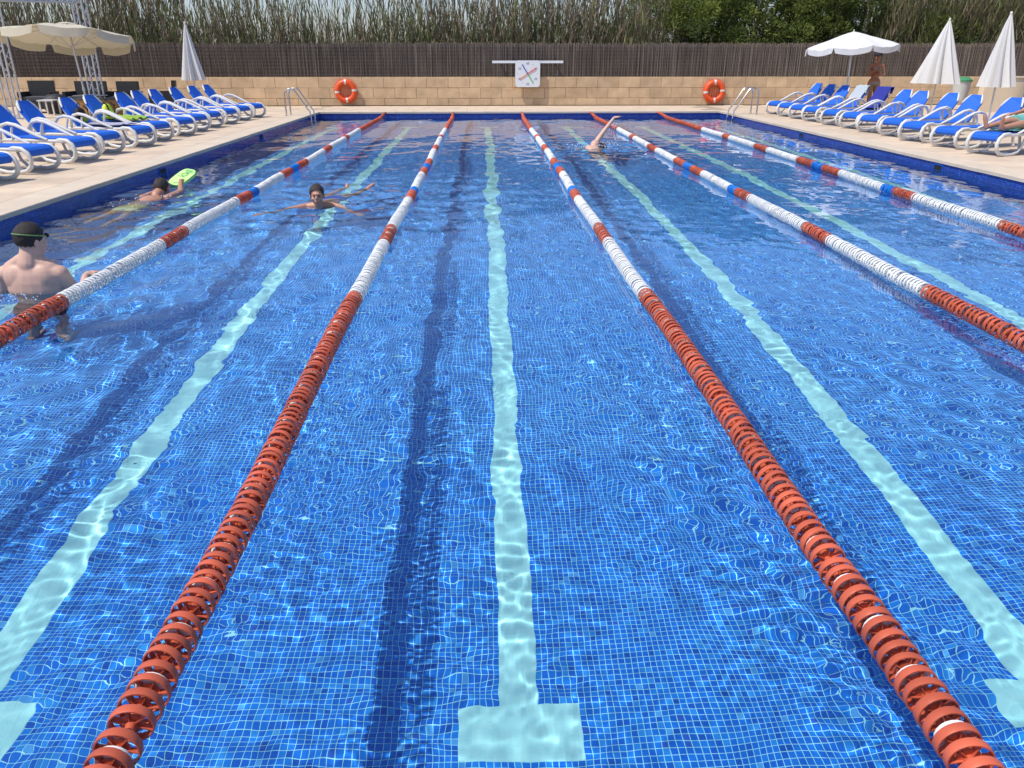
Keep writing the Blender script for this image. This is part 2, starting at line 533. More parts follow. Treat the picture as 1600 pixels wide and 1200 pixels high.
# ------------------------------------------------------------------ water
PEOPLE_W = [(-4.42, 5.55, .9), (-5.30, 9.9, 1.2), (-3.05, 9.3, 1.2), (.98, 15.4, 2.2)]
ys = [Y0 + .002]
while ys[-1] < Y1: ys.append(ys[-1] + max(.0115, .0042 * ys[-1]))
ys[-1] = Y1 - .002
ys = np.array(ys); xs = np.linspace(XL + .002, XR - .002, 640)
XX, YY = np.meshgrid(xs, ys)
wr = np.random.default_rng(5)
def waves(X, Y, lam, amp, nn, aniso=0.0):
    z = np.zeros_like(X)
    for _ in range(nn):
        Lm = lam * wr.uniform(.65, 1.4); th = wr.uniform(0, 2 * math.pi)
        if aniso: th = math.pi / 2 + wr.normal(0, aniso)
        K = 2 * math.pi / Lm
        z += np.sin(K * (X * math.cos(th) + Y * math.sin(th)) + wr.uniform(0, 6.28))
    return z * amp * math.sqrt(2 / nn)
def patch(X, Y, lam, lo, hi):
    p = waves(X, Y, lam, 1.0, 8)
    return lo + (hi - lo) * np.clip(.5 + .42 * p, 0, 1)
lane_calm = np.exp(-((XX + 1.04) / .85) ** 2) * np.exp(-(YY / 5.0) ** 2)      # nobody swims in the near middle lane
Z = waves(XX, YY, 1.5, .0026, 8) * (.55 + .45 * np.clip(YY / 8, 0, 1.6))
Z += waves(XX, YY, .62, .0013, 14) * patch(XX, YY, 3.2, .55, 1.35)
Z += waves(XX, YY, .28, .00056, 18) * patch(XX, YY, 2.1, .35, 1.6) * (1 - .45 * lane_calm)
Z += waves(XX, YY, .125, .00021, 22) * patch(XX, YY, 1.1, .1, 1.9) * (1 - .35 * lane_calm)
Z += waves(XX, YY, .068, .00006, 22) * patch(XX, YY, .8, .2, 1.9)
# short chop thrown off by the lane ropes
for rx in ROPE_X:
    d = np.abs(XX - rx - .02)
    Z += waves(XX, YY, .055, .00016, 14) * np.exp(-(d / .26) ** 2) * patch(XX, YY, .7, .1, 1.8)
for (px, py, s) in PEOPLE_W:
    r = np.hypot(XX - px, YY - py)
    Z += .005 * s * np.sin(2 * math.pi * r / .42 + .6) * np.exp(-(r / 1.15) ** 2)
    Z += waves(XX, YY, .2, .0019 * s, 12) * np.exp(-(r / .75) ** 2)
    Z += waves(XX, YY, .5, .003 * s, 8) * np.exp(-(r / 1.9) ** 2)
nxw, nyw = len(xs), len(ys)
idx = np.arange(nxw * nyw).reshape(nyw, nxw)
Fw = np.stack([idx[:-1, :-1], idx[:-1, 1:], idx[1:, 1:], idx[1:, :-1]], -1).reshape(-1, 4)
water = link('pool_water', np_mesh('pool_water', np.stack([XX, YY, Z], -1).reshape(-1, 3), Fw, M_water, True))
tag(water, kind='structure')
water.cycles.is_caustics_caster = True

# ------------------------------------------------------------------ lane ropes
SEG = [(5.49, 'r'), (7.30, 'w'), (7.94, 'r'), (9.68, 'w'), (10.24, 'r'), (10.52, 'b'), (11.95, 'w'), (12.53, 'r'), (12.96, 'b'),
       (13.64, 'r'), (15.24, 'w'), (15.96, 'r'), (17.69, 'w'), (18.16, 'r'), (19.92, 'w'), (99, 'r')]
def seg(y):
    for e, c in SEG:
        if y < e * .935: return c
PITCH = .0485
R_ = .056
def disc_mb(mb, M, y, n=22, fins=6, lo=False):
    ro, ri, w = R_, R_ - .005, .0118
    if lo:
        mb.lathe([(ro - .004, -w), (ro, -w * .6), (ro, w * .6), (ro - .004, w), (.012, w * .4)], 14, y, M)
        return mb
    mb.lathe([(ri, -w), (ro - .0015, -w), (ro, -w * .6), (ro, w * .6), (ro - .0015, w), (ri, w), (ri, -w)], n, y, M)
    mb.lathe([(.004, -.0235), (.013, -.0235), (.015, 0), (.013, .0235), (.004, .0235)], 10, y, M)
    mb.lathe([(.013, -.002), (.030, -.002), (.030, .002), (.013, .002)], 14, y, M)
    for k in range(fins):
        a = 2 * math.pi * k / fins
        c, s_ = math.cos(a), math.sin(a)
        t = .0016
        V = []
        for r in (.012, ri + .001):
            for z in (-.008, .008):
                for u in (-t, t):
                    V.append(M @ Vector((r * c - u * s_, r * s_ + u * c, z)) + Vector(y))
        mb.add(V, [(0, 1, 3, 2), (4, 6, 7, 5), (0, 4, 5, 1), (2, 3, 7, 6), (0, 2, 6, 4), (1, 5, 7, 3)])
    return mb
MROT = Matrix.Rotation(-math.pi / 2, 3, 'X')       # z axis of the disc along the rope (+y)
I3 = Matrix.Identity(3)
dm = {k: disc_mb(MB(), MROT, (0, 0, 0)).mesh('float_disc', m, True) for k, m in (('r', M_rope_r), ('w', M_rope_w), ('b', M_rope_b))}
fm = MB().lathe([(.004, -.018), (.030, -.015), (.043, -.004), (.043, .004), (.030, .015), (.004, .018)], 18, (0, 0, 0), MROT).mesh('float_core', M_rope_w, True)
def rope_z(y):
    z = .050 + .003 * math.sin(y * 1.7) + .002 * math.sin(y * 4.1 + 1)
    if y > 22.3: z += (y - 22.3) * .065
    if y < .9: z += (.9 - y) * .15
    return z
rope_where = ['leftmost of five, beside the standing man', 'second from the left, running to the bottom left', 'middle of five, running to the bottom right corner', 'second from the right', 'rightmost of five, nearest the right hand loungers']
for k, rx in enumerate(ROPE_X):
    root = tag(empty('lane_rope', (rx, Y0, 0)), 'red and white lane rope, ' + rope_where[k], 'lane rope', 'floating lane ropes stretched down the pool')
    ph = random.uniform(0, 6)
    dx = lambda y: .012 * math.sin(y * .55 + ph) + .006 * math.sin(y * 1.9 + ph * 2)
    ylim = {0: 9.0, 1: 8.5, 2: 8.5, 3: 9.5, 4: 11.0}[k]
    ystart = 3.4 if k in (0, 3) else (5.2 if k == 4 else .25)
    mbs = {c: MB() for c in 'rwb'}
    cores = MB()
    i = 0; y = .25
    while y < Y1 - .03:
        c = seg(y)
        tilt = Euler((random.gauss(0, .07), 0, random.gauss(0, .07)))
        spin = random.uniform(0, math.pi)
        loc = (dx(y), y - Y0, rope_z(y) + random.gauss(0, .0018))
        visible_near = ystart < y < ylim
        if y > 22.55:                       # the last metre is a plain red sleeve
            break
        if visible_near:
            o = link('float_disc', dm[c], root, loc, Euler((tilt.x, spin, tilt.z), 'YXZ'))
            UNDER.append(o)
        else:
            Mx = tilt.to_matrix() @ MROT
            disc_mb(mbs[c], Mx, loc, lo=True)
        if i % 4 == 2 and c == 'r' and y < 13:
            l2 = (loc[0], loc[1] + PITCH / 2, loc[2])
            if visible_near:
                UNDER.append(link('float_core', fm, root, l2))
            else:
                cores.ell(l2, (.040, .018, .040), nu=10, nv=6)
        y += PITCH * (1 if c != 'w' else .93) * random.uniform(.94, 1.06) + (random.uniform(.008, .03) if random.random() < .03 else 0); i += 1
    for c, m in (('r', M_rope_r), ('w', M_rope_w), ('b', M_rope_b)):
        if mbs[c].n:
            o = mbs[c].build('float_disc_run', m, root, True); o['kind'] = 'stuff'; UNDER.append(o)
    if cores.n:
        o = cores.build('float_core_run', M_rope_w, root, True); o['kind'] = 'stuff'
    pts = [(dx(q), q - Y0, rope_z(q)) for q in np.linspace(.16, 22.5, 60)]
    UNDER.append(MB().tube(pts, .004, 6).build('cable', M_cable, root, True))
    pts = [(dx(22.5) * (1 - t), 22.5 + t * (Y1 - 22.5) - Y0, rope_z(22.5 + t * (Y1 - 22.5)) * (1 - t * .15)) for t in np.linspace(0, 1, 8)]
    MB().tube(pts, [.05, .046, .042, .04, .038, .036, .034, .03], 10).build('end_sleeve', M_rope_r, root, True)

# ------------------------------------------------------------------ back wall of sandstone blocks
wall = tag(empty('sandstone_wall', (0, WALL_Y, DK)), 'low tan sandstone block wall along the far side of the pool deck', 'wall')
MB().box((0, .165, .42), (44, .20, .84)).build('mortar_core', M_mortar, wall)
BL = .70
blkcache = {}
rows = [(0, .22), (.22, .32), (.54, .31)]
for r, (z0, hh) in enumerate(rows):
    x = -21.9 + (BL / 2 if r % 2 else 0)
    while x < 21.6:
        key = r
        if key not in blkcache:
            q = MB(); hx, hz = BL / 2 - .004, hh / 2 - .004; b = .006
            V = [(-hx, .10, -hz), (hx, .10, -hz), (hx, .10, hz), (-hx, .10, hz),
                 (-hx, -.04 + b, -hz), (hx, -.04 + b, -hz), (hx, -.04 + b, hz), (-hx, -.04 + b, hz),
                 (-hx + b, -.04, -hz + b), (hx - b, -.04, -hz + b), (hx - b, -.04, hz - b), (-hx + b, -.04, hz - b)]
            F = [(8, 9, 10, 11)]
            for a in (0, 4):
                F += [(a, a + 1, a + 5, a + 4), (a + 1, a + 2, a + 6, a + 5), (a + 2, a + 3, a + 7, a + 6), (a + 3, a, a + 4, a + 7)]
            blkcache[key] = q.add(V, F).mesh('stone_block', M_block)
        link('stone_block', blkcache[key], wall, (x + BL / 2, .04 + random.uniform(-.004, .004), z0 + hh / 2 + .003))
        x += BL
MB().box((0, .15, .862), (44, .29, .024)).build('wall_cap', M_block, wall)

# ------------------------------------------------------------------ brushwood screen on the wall
fence = tag(empty('brushwood_fence', (0, WALL_Y + .18, DK + .88)), 'dark brown brushwood screen fence standing on the sandstone wall', 'fence')
px = -21.0
pi_ = 0
while px < 21.0:
    wdt = random.choice([1.5, 2.0, 2.0, 3.0])
    hgt = 1.0 + random.uniform(-.012, .02)
    nt_ = int(wdt * 120)
    base = rng.uniform(0, 1)
    X = px + rng.uniform(0, wdt, nt_)
    Yo = rng.normal(0, .016, nt_)
    top = hgt + rng.normal(0, .022, nt_)
    lean = rng.normal(0, .012, nt_); w = rng.uniform(.004, .011, nt_)
    mi = np.clip((rng.normal(base * 1.6, 1.0, nt_)).astype(int), 0, 3)
    V = np.zeros((nt_, 6, 3)); 
    for q, (ax, ay) in enumerate(((-1, .5), (1, .5), (0, -1))):
        V[:, q, 0] = X + ax * w; V[:, q, 1] = Yo + ay * w; V[:, q, 2] = 0.0
        V[:, q + 3, 0] = X + lean + ax * w * .6; V[:, q + 3, 1] = Yo + ay * w * .6; V[:, q + 3, 2] = top
    Ft = np.array([(0, 3, 4, 1), (1, 4, 5, 2), (2, 5, 3, 0)])
    F = (np.arange(nt_) * 6)[:, None, None] + Ft[None]
    panel = link('brushwood_panel', np_mesh('brushwood_panel', V.reshape(-1, 3), F.reshape(-1, 4), M_twig, mi=np.repeat(mi, 3)), fence)
    MB().box((px + wdt / 2, .03, hgt / 2 - .01), (wdt + .01, .01, hgt - .03)).build('backing_mat', M_twig[1 if base < .7 else 3], panel)
    for zz in np.arange(.08, .98, .10):
        pass
    px += wdt; pi_ += 1
wires = MB()
for zz in np.arange(.07, 1.0, .105):
    wires.box((0, -.046 , zz), (42, .003, .004))
o = wires.build('tie_wire', M_wire, fence); o['kind'] = 'stuff'

# ------------------------------------------------------------------ reeds behind the fence
def blade(base, d, L, w, droop, roll):
    """narrow leaf: 3 segments, 8 verts"""
    P = []
    side = np.cross(d, (0, 0, 1.0)); side /= (np.linalg.norm(side) + 1e-6)
    side = side * math.cos(roll) + np.cross(d, side) * math.sin(roll)
    p = np.array(base, float); dd = np.array(d, float)
    for k, ww in enumerate((.5, 1.0, .7, .05)):
        P.append(p - side * w * ww); P.append(p + side * w * ww)
        p = p + dd * L / 3
        dd = dd + np.array((0, 0, -droop)); dd /= np.linalg.norm(dd)
    return P
def reeds(name, regions, label):
    V, F, MI = [], [], []
    n = 0
    rr = random.Random(21)
    for (x0, x1, y0, y1, cnt, hmin, hmax, dry, leanx) in regions:
        for _ in range(cnt):
            x, y = rr.uniform(x0, x1), rr.uniform(y0, y1)
            clump = math.sin(x * 1.3) + .7 * math.sin(x * 3.1 + 1) + .5 * math.sin(x * .47)
            H = rr.uniform(hmin, hmax) * (1 + .10 * clump)
            lx, ly = rr.gauss(leanx + .05 * math.sin(x * .8), .10), rr.gauss(-.02, .06)
            r = rr.uniform(.008, .014)
            isdry = rr.random() < dry
            pts = []
            for k in range(5):
                t = k / 4
                pts.append(np.array((x + lx * H * t * (.6 + .6 * t), y + ly * H * t, .1 + H * t)))
            for k in range(5):
                rk = r * (1 - .75 * k / 4)
                for a in range(3):
                    an = a * 2.094
                    V.append(pts[k] + np.array((math.cos(an) * rk, math.sin(an) * rk, 0)))
            for k in range(4):
                for a in range(3):
                    F.append((n + k * 3 + a, n + k * 3 + (a + 1) % 3, n + (k + 1) * 3 + (a + 1) % 3, n + (k + 1) * 3 + a)); MI.append(0)
            n += 15
            nl = rr.randint(12, 18)
            for q in range(nl):
                t = .30 + .70 * (q + rr.random()) / nl
                k = min(3, int(t * 4)); u = t * 4 - k
                b = pts[k] * (1 - u) + pts[k + 1] * u
                an = rr.uniform(0, 6.283)
                up_ = rr.uniform(1.6, 5.0)
                d = np.array((math.cos(an), math.sin(an), up_)); d /= np.linalg.norm(d)
                L_ = rr.uniform(.30, .70) * (1.1 - .4 * t)
                P = blade(b, d, L_, rr.uniform(.010, .021), rr.uniform(.0, .16), rr.uniform(-.9, .9))
                V += P
                for s_ in range(3):
                    F.append((n + 2 * s_, n + 2 * s_ + 1, n + 2 * s_ + 3, n + 2 * s_ + 2)); MI.append(2 if (isdry or rr.random() < .25) else 1)
                n += 8
    o = link(name, np_mesh(name, np.array(V), np.array(F), [M_stem, M_leaf, M_dry], mi=MI))
    return tag(o, label, 'reeds', kind='stuff')
reeds('reed_bed', [(-24, 4.5, 28.2, 30.2, 700, 2.4, 4.6, .3, -.02), (-24, 5, 29.8, 31.8, 420, 3.0, 5.4, .4, -.05),
                   (-24, -12, 28.2, 31, 260, 3.0, 5.2, .55, .14), (-3, 5.6, 28.2, 30.0, 260, 2.8, 4.6, .75, .0),
                   (-24, 5, 27.9, 29.6, 1100, 1.9, 2.9, .35, 0)],
      'tall thicket of giant reeds and dry canes behind the fence, left and centre')
reeds('reed_slope', [(12.0, 23, 28.4, 31.0, 850, 2.8, 5.2, .25, .28), (13.0, 23, 28.2, 29.6, 800, 1.8, 3.6, .3, .3), (13, 25, 30, 33, 700, 3.6, 6, .25, .3)],
      'leaning mass of green and brown reeds behind the right hand closed parasols')

# ------------------------------------------------------------------ feathery trees behind the fence
def tree(x, y, H, W, seed, label, dens=1.0):
    r = np.random.default_rng(seed)
    root = tag(empty('tamarisk_tree', (x, y, 0.0)), label, 'tree', 'feathery green trees behind the fence')
    mb = MB()
    limbs = []
    mb.tube([(0, 0, 0), (.08, .02, H * .18), (.03, -.05, H * .4)], [.16, .12, .09], 8)
    for k in range(7):
        a = k * .9 + r.uniform(0, .5)
        e = (math.cos(a) * W * .35, math.sin(a) * W * .3, H * r.uniform(.55, .92))
        mb.tube([(.05, 0, H * r.uniform(.12, .35)), (e[0] * .5, e[1] * .5, e[2] * .6), e], [.06, .04, .015], 6)
    mb.build('trunk', M_bark, root, True)
    nc = int(150 * dens)
    V, MI = [], []
    for c in range(nc):
        # clump centres through the crown's volume, more towards the skin
        u = r.normal(size=3); u /= np.linalg.norm(u)
        rad = r.uniform(.35, 1.0) ** .6
        cen = np.array((u[0] * W * .5 * rad, u[1] * W * .42 * rad, H * .52 + u[2] * H * .46 * rad))
        cen[2] = max(cen[2], .3)
        cr_ = r.uniform(.22, .48)
        nl = int(170 * dens * (cr_ / .35) ** 2)
        P = r.normal(size=(nl, 3)); P /= np.linalg.norm(P, axis=1)[:, None]
        P = cen + P * cr_ * (r.uniform(.3, 1, (nl, 1)) ** .5) * np.array((1, 1, .75))
        D = (P - cen); D /= np.linalg.norm(D, axis=1)[:, None] + 1e-6
        D += r.normal(0, .5, (nl, 3)) + np.array((0, 0, .25)); D /= np.linalg.norm(D, axis=1)[:, None]
        S_ = np.cross(D, r.normal(size=(nl, 3))); S_ /= np.linalg.norm(S_, axis=1)[:, None] + 1e-6
        Lf = r.uniform(.07, .17, (nl, 1)); wf = r.uniform(.010, .024, (nl, 1))
        V.append(np.stack([P, P + D * Lf * .5 + S_ * wf, P + D * Lf, P + D * Lf * .5 - S_ * wf], 1).reshape(-1, 3))
        MI.append(np.full(nl, int(r.random() < .45)))
    V = np.concatenate(V); MI = np.concatenate(MI)
    F = np.arange(len(V)).reshape(-1, 4)
    link('crown', np_mesh('crown', V, F, [M_tree, M_tree2], mi=MI), root)
    return root
tree(6.4, 29.4, 4.6, 3.8, 1, 'green feathery tree behind the fence beside the dry canes, leftmost tree')
tree(8.6, 30.6, 5.6, 4.2, 2, 'tall green feathery tree above the right lifebuoy, second from the left')
tree(10.6, 29.4, 4.6, 3.6, 3, 'bright green feathery tree behind the white open parasol')
tree(12.6, 30.8, 5.8, 4.4, 4, 'dark green feathery tree right behind the woman in the cap')
for _k, (tx, ty, th) in enumerate(((5.4, 31.6, 4.6), (7.6, 32.4, 5.6), (9.6, 32.2, 5.8), (11.6, 32.6, 6.2), (13.8, 32.4, 6.0))):
    tree(tx, ty, th, 3.8, 20 + _k, 'green feathery tree in the back row above the fence, ' + ['by the canes', 'second from the canes', 'third from the canes', 'fourth from the canes', 'by the leaning reeds'][_k], .85)
tree(14.6, 29.2, 3.4, 3.2, 5, 'low rounded green tree at the foot of the leaning reeds, rightmost tree', .9)

# ------------------------------------------------------------------ pool ladders
def ladder(x, y, rz, label):
    root = tag(empty('pool_ladder', (x, y, DK), rz), label, 'pool ladder', 'steel pool ladders')
    # local +x points over the water
    for s in (-.25, .25):
        pts = [(-.52, s, 0), (-.52, s, .42)]
        for a in np.linspace(0, 1, 7):
            th = math.pi * (1 - a * .78)
            pts.append((-.36 + .16 * math.cos(th), s, .52 + .16 * math.sin(th)))
        pts += [(-.06, s, .34), (.11, s, .1), (.13, s, -.1), (.13, s, -1.0)]
        UNDER.append(MB().tube(pts, .021, 8).build('handrail', M_steel, root, True))
        MB().lathe([(.021, .012), (.05, .008), (.05, 0)], 14, (-.52, s, .001)).build('floor_flange', M_steel, root)
    for z in (-.35, -.62, -.88):
        UNDER.append(MB().box((.13, 0, z), (.09, .48, .025)).build('step', M_steel, root))
ladder(XL - .02, 22.35, 0, 'stainless steel pool ladder with arched handrails at the far left corner')
ladder(XR + .02, 22.35, math.pi, 'stainless steel pool ladder with arched handrails at the far right corner')

# ------------------------------------------------------------------ lifebuoys
def lifebuoy(x, z, label):
    root = tag(empty('lifebuoy', (x, WALL_Y - .10, z)), label, 'lifebuoy', 'orange lifebuoys hung on the wall')
    R, r = .275, .085
    def torus(mb, a0, a1, n, rr):
        pts = [(math.cos(a) * R, 0, math.sin(a) * R) for a in np.linspace(a0, a1, n)]
        mb.tube(pts, rr, 12, up=(0, 1, 0))
    mb = MB(); pts = [(math.cos(a) * R, 0, math.sin(a) * R) for a in np.linspace(0, 2 * math.pi, 36, endpoint=False)]
    mb.tube(pts, r, 12, closed=True, up=(0, 1, 0)); mb.build('ring', M_orange, root, True)
    for a in (.1, math.pi / 2 * 3.05, math.pi - .1 + .2, math.pi / 2):
        b_ = MB(); torus(b_, a - .11, a + .11, 5, r + .004); b_.build('white_band', M_white, root, True)
    rp = MB()
    pts = []
    for k in range(49):
        a = 2 * math.pi * k / 48
        q = R + r + .012 + .02 * abs(math.sin(a * 2))
        pts.append((math.cos(a) * q, -.01, math.sin(a) * q))
    rp.tube(pts, .008, 6, closed=False); rp.build('grab_rope', M_orange, root, True)
    for k in range(5):      # coiled line hanging inside the ring
        cx = (k - 2) * .080
        pts = [(cx + math.cos(a) * .045, -.06 + .01 * k, -.02 + math.sin(a) * (.20 + .015 * k)) for a in np.linspace(0, 2 * math.pi, 18)]
        MB().tube(pts, .009, 6).build('line_coil', M_orange, root, True)
    MB().box((0, .05, .3), (.04, .1, .04)).build('wall_hook', M_steel, root)
lifebuoy(-5.62, .60, 'orange lifebuoy with coiled line hung on the wall left of the pace clock')
lifebuoy(6.45, .58, 'orange lifebuoy with coiled line hung on the wall near the right ladder')

# ------------------------------------------------------------------ pace clock
ck = tag(empty('pace_clock', (.285, WALL_Y - .10, 1.12)), 'square white pace clock with four coloured hands on the far fence', 'clock')
poly = []
hw, rc = .40, .09
for cx, cz, a0 in ((hw - rc, hw - rc, 0), (-hw + rc, hw - rc, 90), (-hw + rc, -hw + rc, 180), (hw - rc, -hw + rc, 270)):
    for k in range(6):
        a = math.radians(a0 + k * 18)
        poly.append((cx + rc * math.cos(a), cz + rc * math.sin(a)))
MB().prism(poly, -.06, .0).build('clock_case', M_face, ck)
for ang, m, L_ in ((-58, M_red, .31), (122, M_corange, .31), (33, M_cblue, .33), (213, M_cgreen, .33)):
    hnd = MB().box((0, 0, L_ / 2), (.030, .006, L_), M=I3).build('clock_hand', m, ck)
    hnd.rotation_euler = (0, math.radians(-ang), 0); hnd.location = (0, -.068 - .001 * (ang % 7), 0)
for k, txt in enumerate(('60', '10', '20', '30', '40', '50')):
    a = math.radians(60 * k)
    cu = bpy.data.curves.new('numeral', 'FONT'); cu.body = txt; cu.size = .10; cu.align_x = 'CENTER'; cu.align_y = 'CENTER'; cu.extrude = .001
    cu.materials.append(M_print)
    _t = link('numeral', cu)
    cu = bpy.data.meshes.new_from_object(_t.evaluated_get(bpy.context.evaluated_depsgraph_get())); bpy.data.objects.remove(_t); cu.name = 'numeral'
    o = link('numeral', cu, ck, (math.sin(a) * .30, -.063, math.cos(a) * .31), (math.pi / 2, 0, 0))
tk = MB()
for k in range(12):
    a = math.radians(30 * k)
    if k % 2: tk.box((math.sin(a) * .32, -.062, math.cos(a) * .32), (.018, .003, .018))
tk.build('minute_mark', M_print, ck)
br = tag(empty('wall_rail', (.29, WALL_Y - .02, 1.475)), 'pale horizontal board on the fence behind the clock', 'rail')
MB().box((0, 0, 0), (2.30, .04, .075)).build('board', M_face, br)
for s in (-1, 1): MB().box((s * .9, .09, 0), (.06, .14, .05)).build('bracket', M_alu, br)

# ------------------------------------------------------------------ sun loungers
def rot_path(pts): return pts
def make_lounger():
    root = empty('sun_lounger')
    W = .250
    for s in (-1, 1):
        y = s * W
        # front leg: a big open C that starts under the seat edge, curls over the foot end, down and back along the ground
        C = [(.34, y, .30), (.22, y, .335), (.10, y, .325), (.02, y, .27), (-.015, y, .19), (.01, y, .10), (.08, y, .045), (.20, y, .022), (.38, y, .022), (.52, y, .05), (.60, y, .12), (.64, y, .24), (.66, y, .30)]
        MB().tube(C, [.017, .022, .025, .027, .027, .027, .025, .022, .020, .020, .019, .018, .016], 10, flat=1.2, up=(0, 1, 0)).build('front_leg', M_white, root, True)
        MB().tube([(.15, y, .315), (.6, y, .315), (1.15, y, .315), (1.40, y, .30)], .024, 8, flat=.9).build('side_rail', M_white, root, True)
        A = [(.42, y * 1.05, .335), (.58, y * 1.1, .395), (.76, y * 1.12, .475), (.90, y * 1.12, .53), (1.03, y * 1.12, .55), (1.14, y * 1.1, .525), (1.21, y * 1.08, .45), (1.235, y * 1.05, .35), (1.235, y * 1.05, .31)]
        MB().tube(A, [.015, .020, .023, .025, .025, .024, .022, .020, .018], 8, flat=1.3).build('armrest', M_white, root, True)
        MB().tube([(1.02, y * 1.06, .32), (1.0, y * 1.1, .42), (.97, y * 1.12, .50)], .017, 6).build('armrest_strut', M_white, root, True)
        MB().tube([(1.25, y, .31), (1.30, y, .18), (1.34, y, .06), (1.35, y, .024)], [.026, .024, .026, .03], 8).build('rear_leg', M_white, root, True)
    MB().tube([(.30, -W, .04), (.30, W, .04)], .016, 6).build('cross_bar', M_white, root, True)
    MB().tube([(.15, -W, .30), (.15, W, .30)], .018, 6).build('cross_bar', M_white, root, True)
    # seat sling: rounded over the foot end
    top = [(.03, .225), (.012, .26), (.022, .305), (.06, .335), (.13, .348), (.35, .350), (.70, .343), (1.05, .345), (1.17, .352)]
    bot = [(x + (.012 if i < 3 else 0), z - (.004 if i < 3 else .016)) for i, (x, z) in enumerate(top)]
    prof = top + bot[::-1]
    MB().prism(prof, -.215, .215).build('seat', M_blue, root, False)
    # side skirts of the sling hide the rails
    # backrest, chamfered at the top corners
    a = math.radians(54)
    L_ = .55
    poly = [(0, -.20), (L_ - .15, -.20), (L_, -.11), (L_, .11), (L_ - .15, .20), (0, .20)]
    V = []
    for t in (.012, -.012):
        for (u, v) in poly:
            bow = -.03 * math.sin(math.pi * u / L_)
            nx_, nz_ = -math.sin(a), math.cos(a)
            V.append((1.17 + u * math.cos(a) + nx_ * (t + bow), v, .345 + u * math.sin(a) + nz_ * (t + bow)))
    k = len(poly)
    F = [tuple(range(k)), tuple(range(2 * k - 1, k - 1, -1))] + [((i + 1) % k, i, k + i, k + (i + 1) % k) for i in range(k)]
    MB().add(V, F).build('backrest', M_blue, root)
    def bp(u, v, t=0): return (1.17 + u * math.cos(a) - math.sin(a) * t, v, .345 + u * math.sin(a) + math.cos(a) * t)
    for s in (-1, 1):
        pts = [bp(-.02, s * .185, -.03), bp(.3, s * .185, -.035), bp(L_ - .16, s * .182, -.03), bp(L_ - .02, s * .12, -.03)]
        MB().tube(pts, [.012, .012, .014, .014], 8, flat=1.0).build('back_frame', M_white, root, True)
        cap = [bp(L_ - .17, s * .200, -.006), bp(L_ - .08, s * .162, -.006), bp(L_ + .01, s * .105, -.006)]
        MB().tube(cap, [.016, .026, .018], 8, flat=.8).build('corner_cap', M_white, root, True)
    MB().tube([bp(L_ * .45, 0, -.02), (1.42, 0, .28)], .014, 6).build('back_prop', M_white, root, True)
    MB().tube([(1.3, -W, .29), (1.3, W, .29)], .018, 6).build('cross_bar', M_white, root, True)
    return root

proto = make_lounger()
LY = [9.67, 10.70, 11.75, 12.80, 13.90, 14.95, 15.95, 17.00, 18.02, 19.08, 20.15, 21.15]
RY = [12.15, 13.24, 14.25, 15.25, 16.15, 17.05, 18.05, 19.10, 20.0, 20.92, 21.85]
first = True
ordn = ['nearest', 'second nearest', 'third nearest', 'fourth nearest', 'fifth nearest', 'sixth nearest', 'seventh nearest', 'fourth from the far end', 'third from the far end', 'second from the far end', 'far end']
Llab = ['nearest left row lounger, cut by the picture edge, only its foot end in view',
        'second nearest left row lounger, its blue backrest cut by the picture edge',
        'third nearest left row lounger, in front of the left truss post',
        'fourth nearest left row lounger, below the pole of the cream parasol',
        'blue and white lounger in the left row with a dark green backpack on it',
        'blue and white lounger in the left row with a neon yellow bag against its backrest',
        'left row lounger just beyond the one with the neon yellow bag',
        'blue and white lounger, fifth from the far end of the left row',
        'blue and white lounger, fourth from the far end of the left row',
        'left row lounger before the closed parasol, third from the far end',
        'blue and white lounger, last but one at the far end of the left row',
        'blue and white lounger at the very far end of the left row, nearest the ladder']
Rlab = ['blue and white lounger at the right picture edge with a person lying on it',
        'empty blue lounger right next to the one with the lying person',
        'blue and white lounger of the right row, second beyond the lying person',
        'right row lounger, third beyond the lying person, near the wide closed parasol',
        'blue and white lounger of the right row, fourth beyond the lying person',
        'right row lounger next to the navy towel one, on its camera side',
        'lounger of the right row with a navy towel over its backrest',
        'lounger of the right row with a pale grey towel over its backrest',
        'right row lounger under the white open parasol, third from the far end',
        'blue and white lounger, second from the far end of the right row',
        'blue and white lounger at the very far end of the right row by the ladder']
LL, RL = [], []
LANG, RANG = math.radians(180 - 15), math.radians(19)
for i, y in enumerate(LY):
    o = proto if first else copy_tree(proto); first = False
    ang = LANG + random.gauss(0, .035)
    o.rotation_euler = (0, 0, ang)
    # centre of the foot end: the near ring touches the ground at (-6.8, y)
    o.location = (-6.86 - .20 + random.gauss(0, .03), y + .24 + random.gauss(0, .03), DK)
    tag(o, Llab[i], 'sun lounger', 'blue sun loungers along the pool')
    LL.append(o)
for i, y in enumerate(RY):
    o = copy_tree(proto)
    ang = RANG + random.gauss(0, .035)
    o.rotation_euler = (0, 0, ang)
    o.location = (6.72 + random.gauss(0, .03), y + .24 + random.gauss(0, .03), DK)
    tag(o, Rlab[i], 'sun lounger', 'blue sun loungers along the pool')
    RL.append(o)

def on_lounger(o, p):
    """world point from lounger coordinates"""
    a = o.rotation_euler.z
    return (o.location[0] + p[0] * math.cos(a) - p[1] * math.sin(a), o.location[1] + p[0] * math.sin(a) + p[1] * math.cos(a), o.location[2] + p[2])

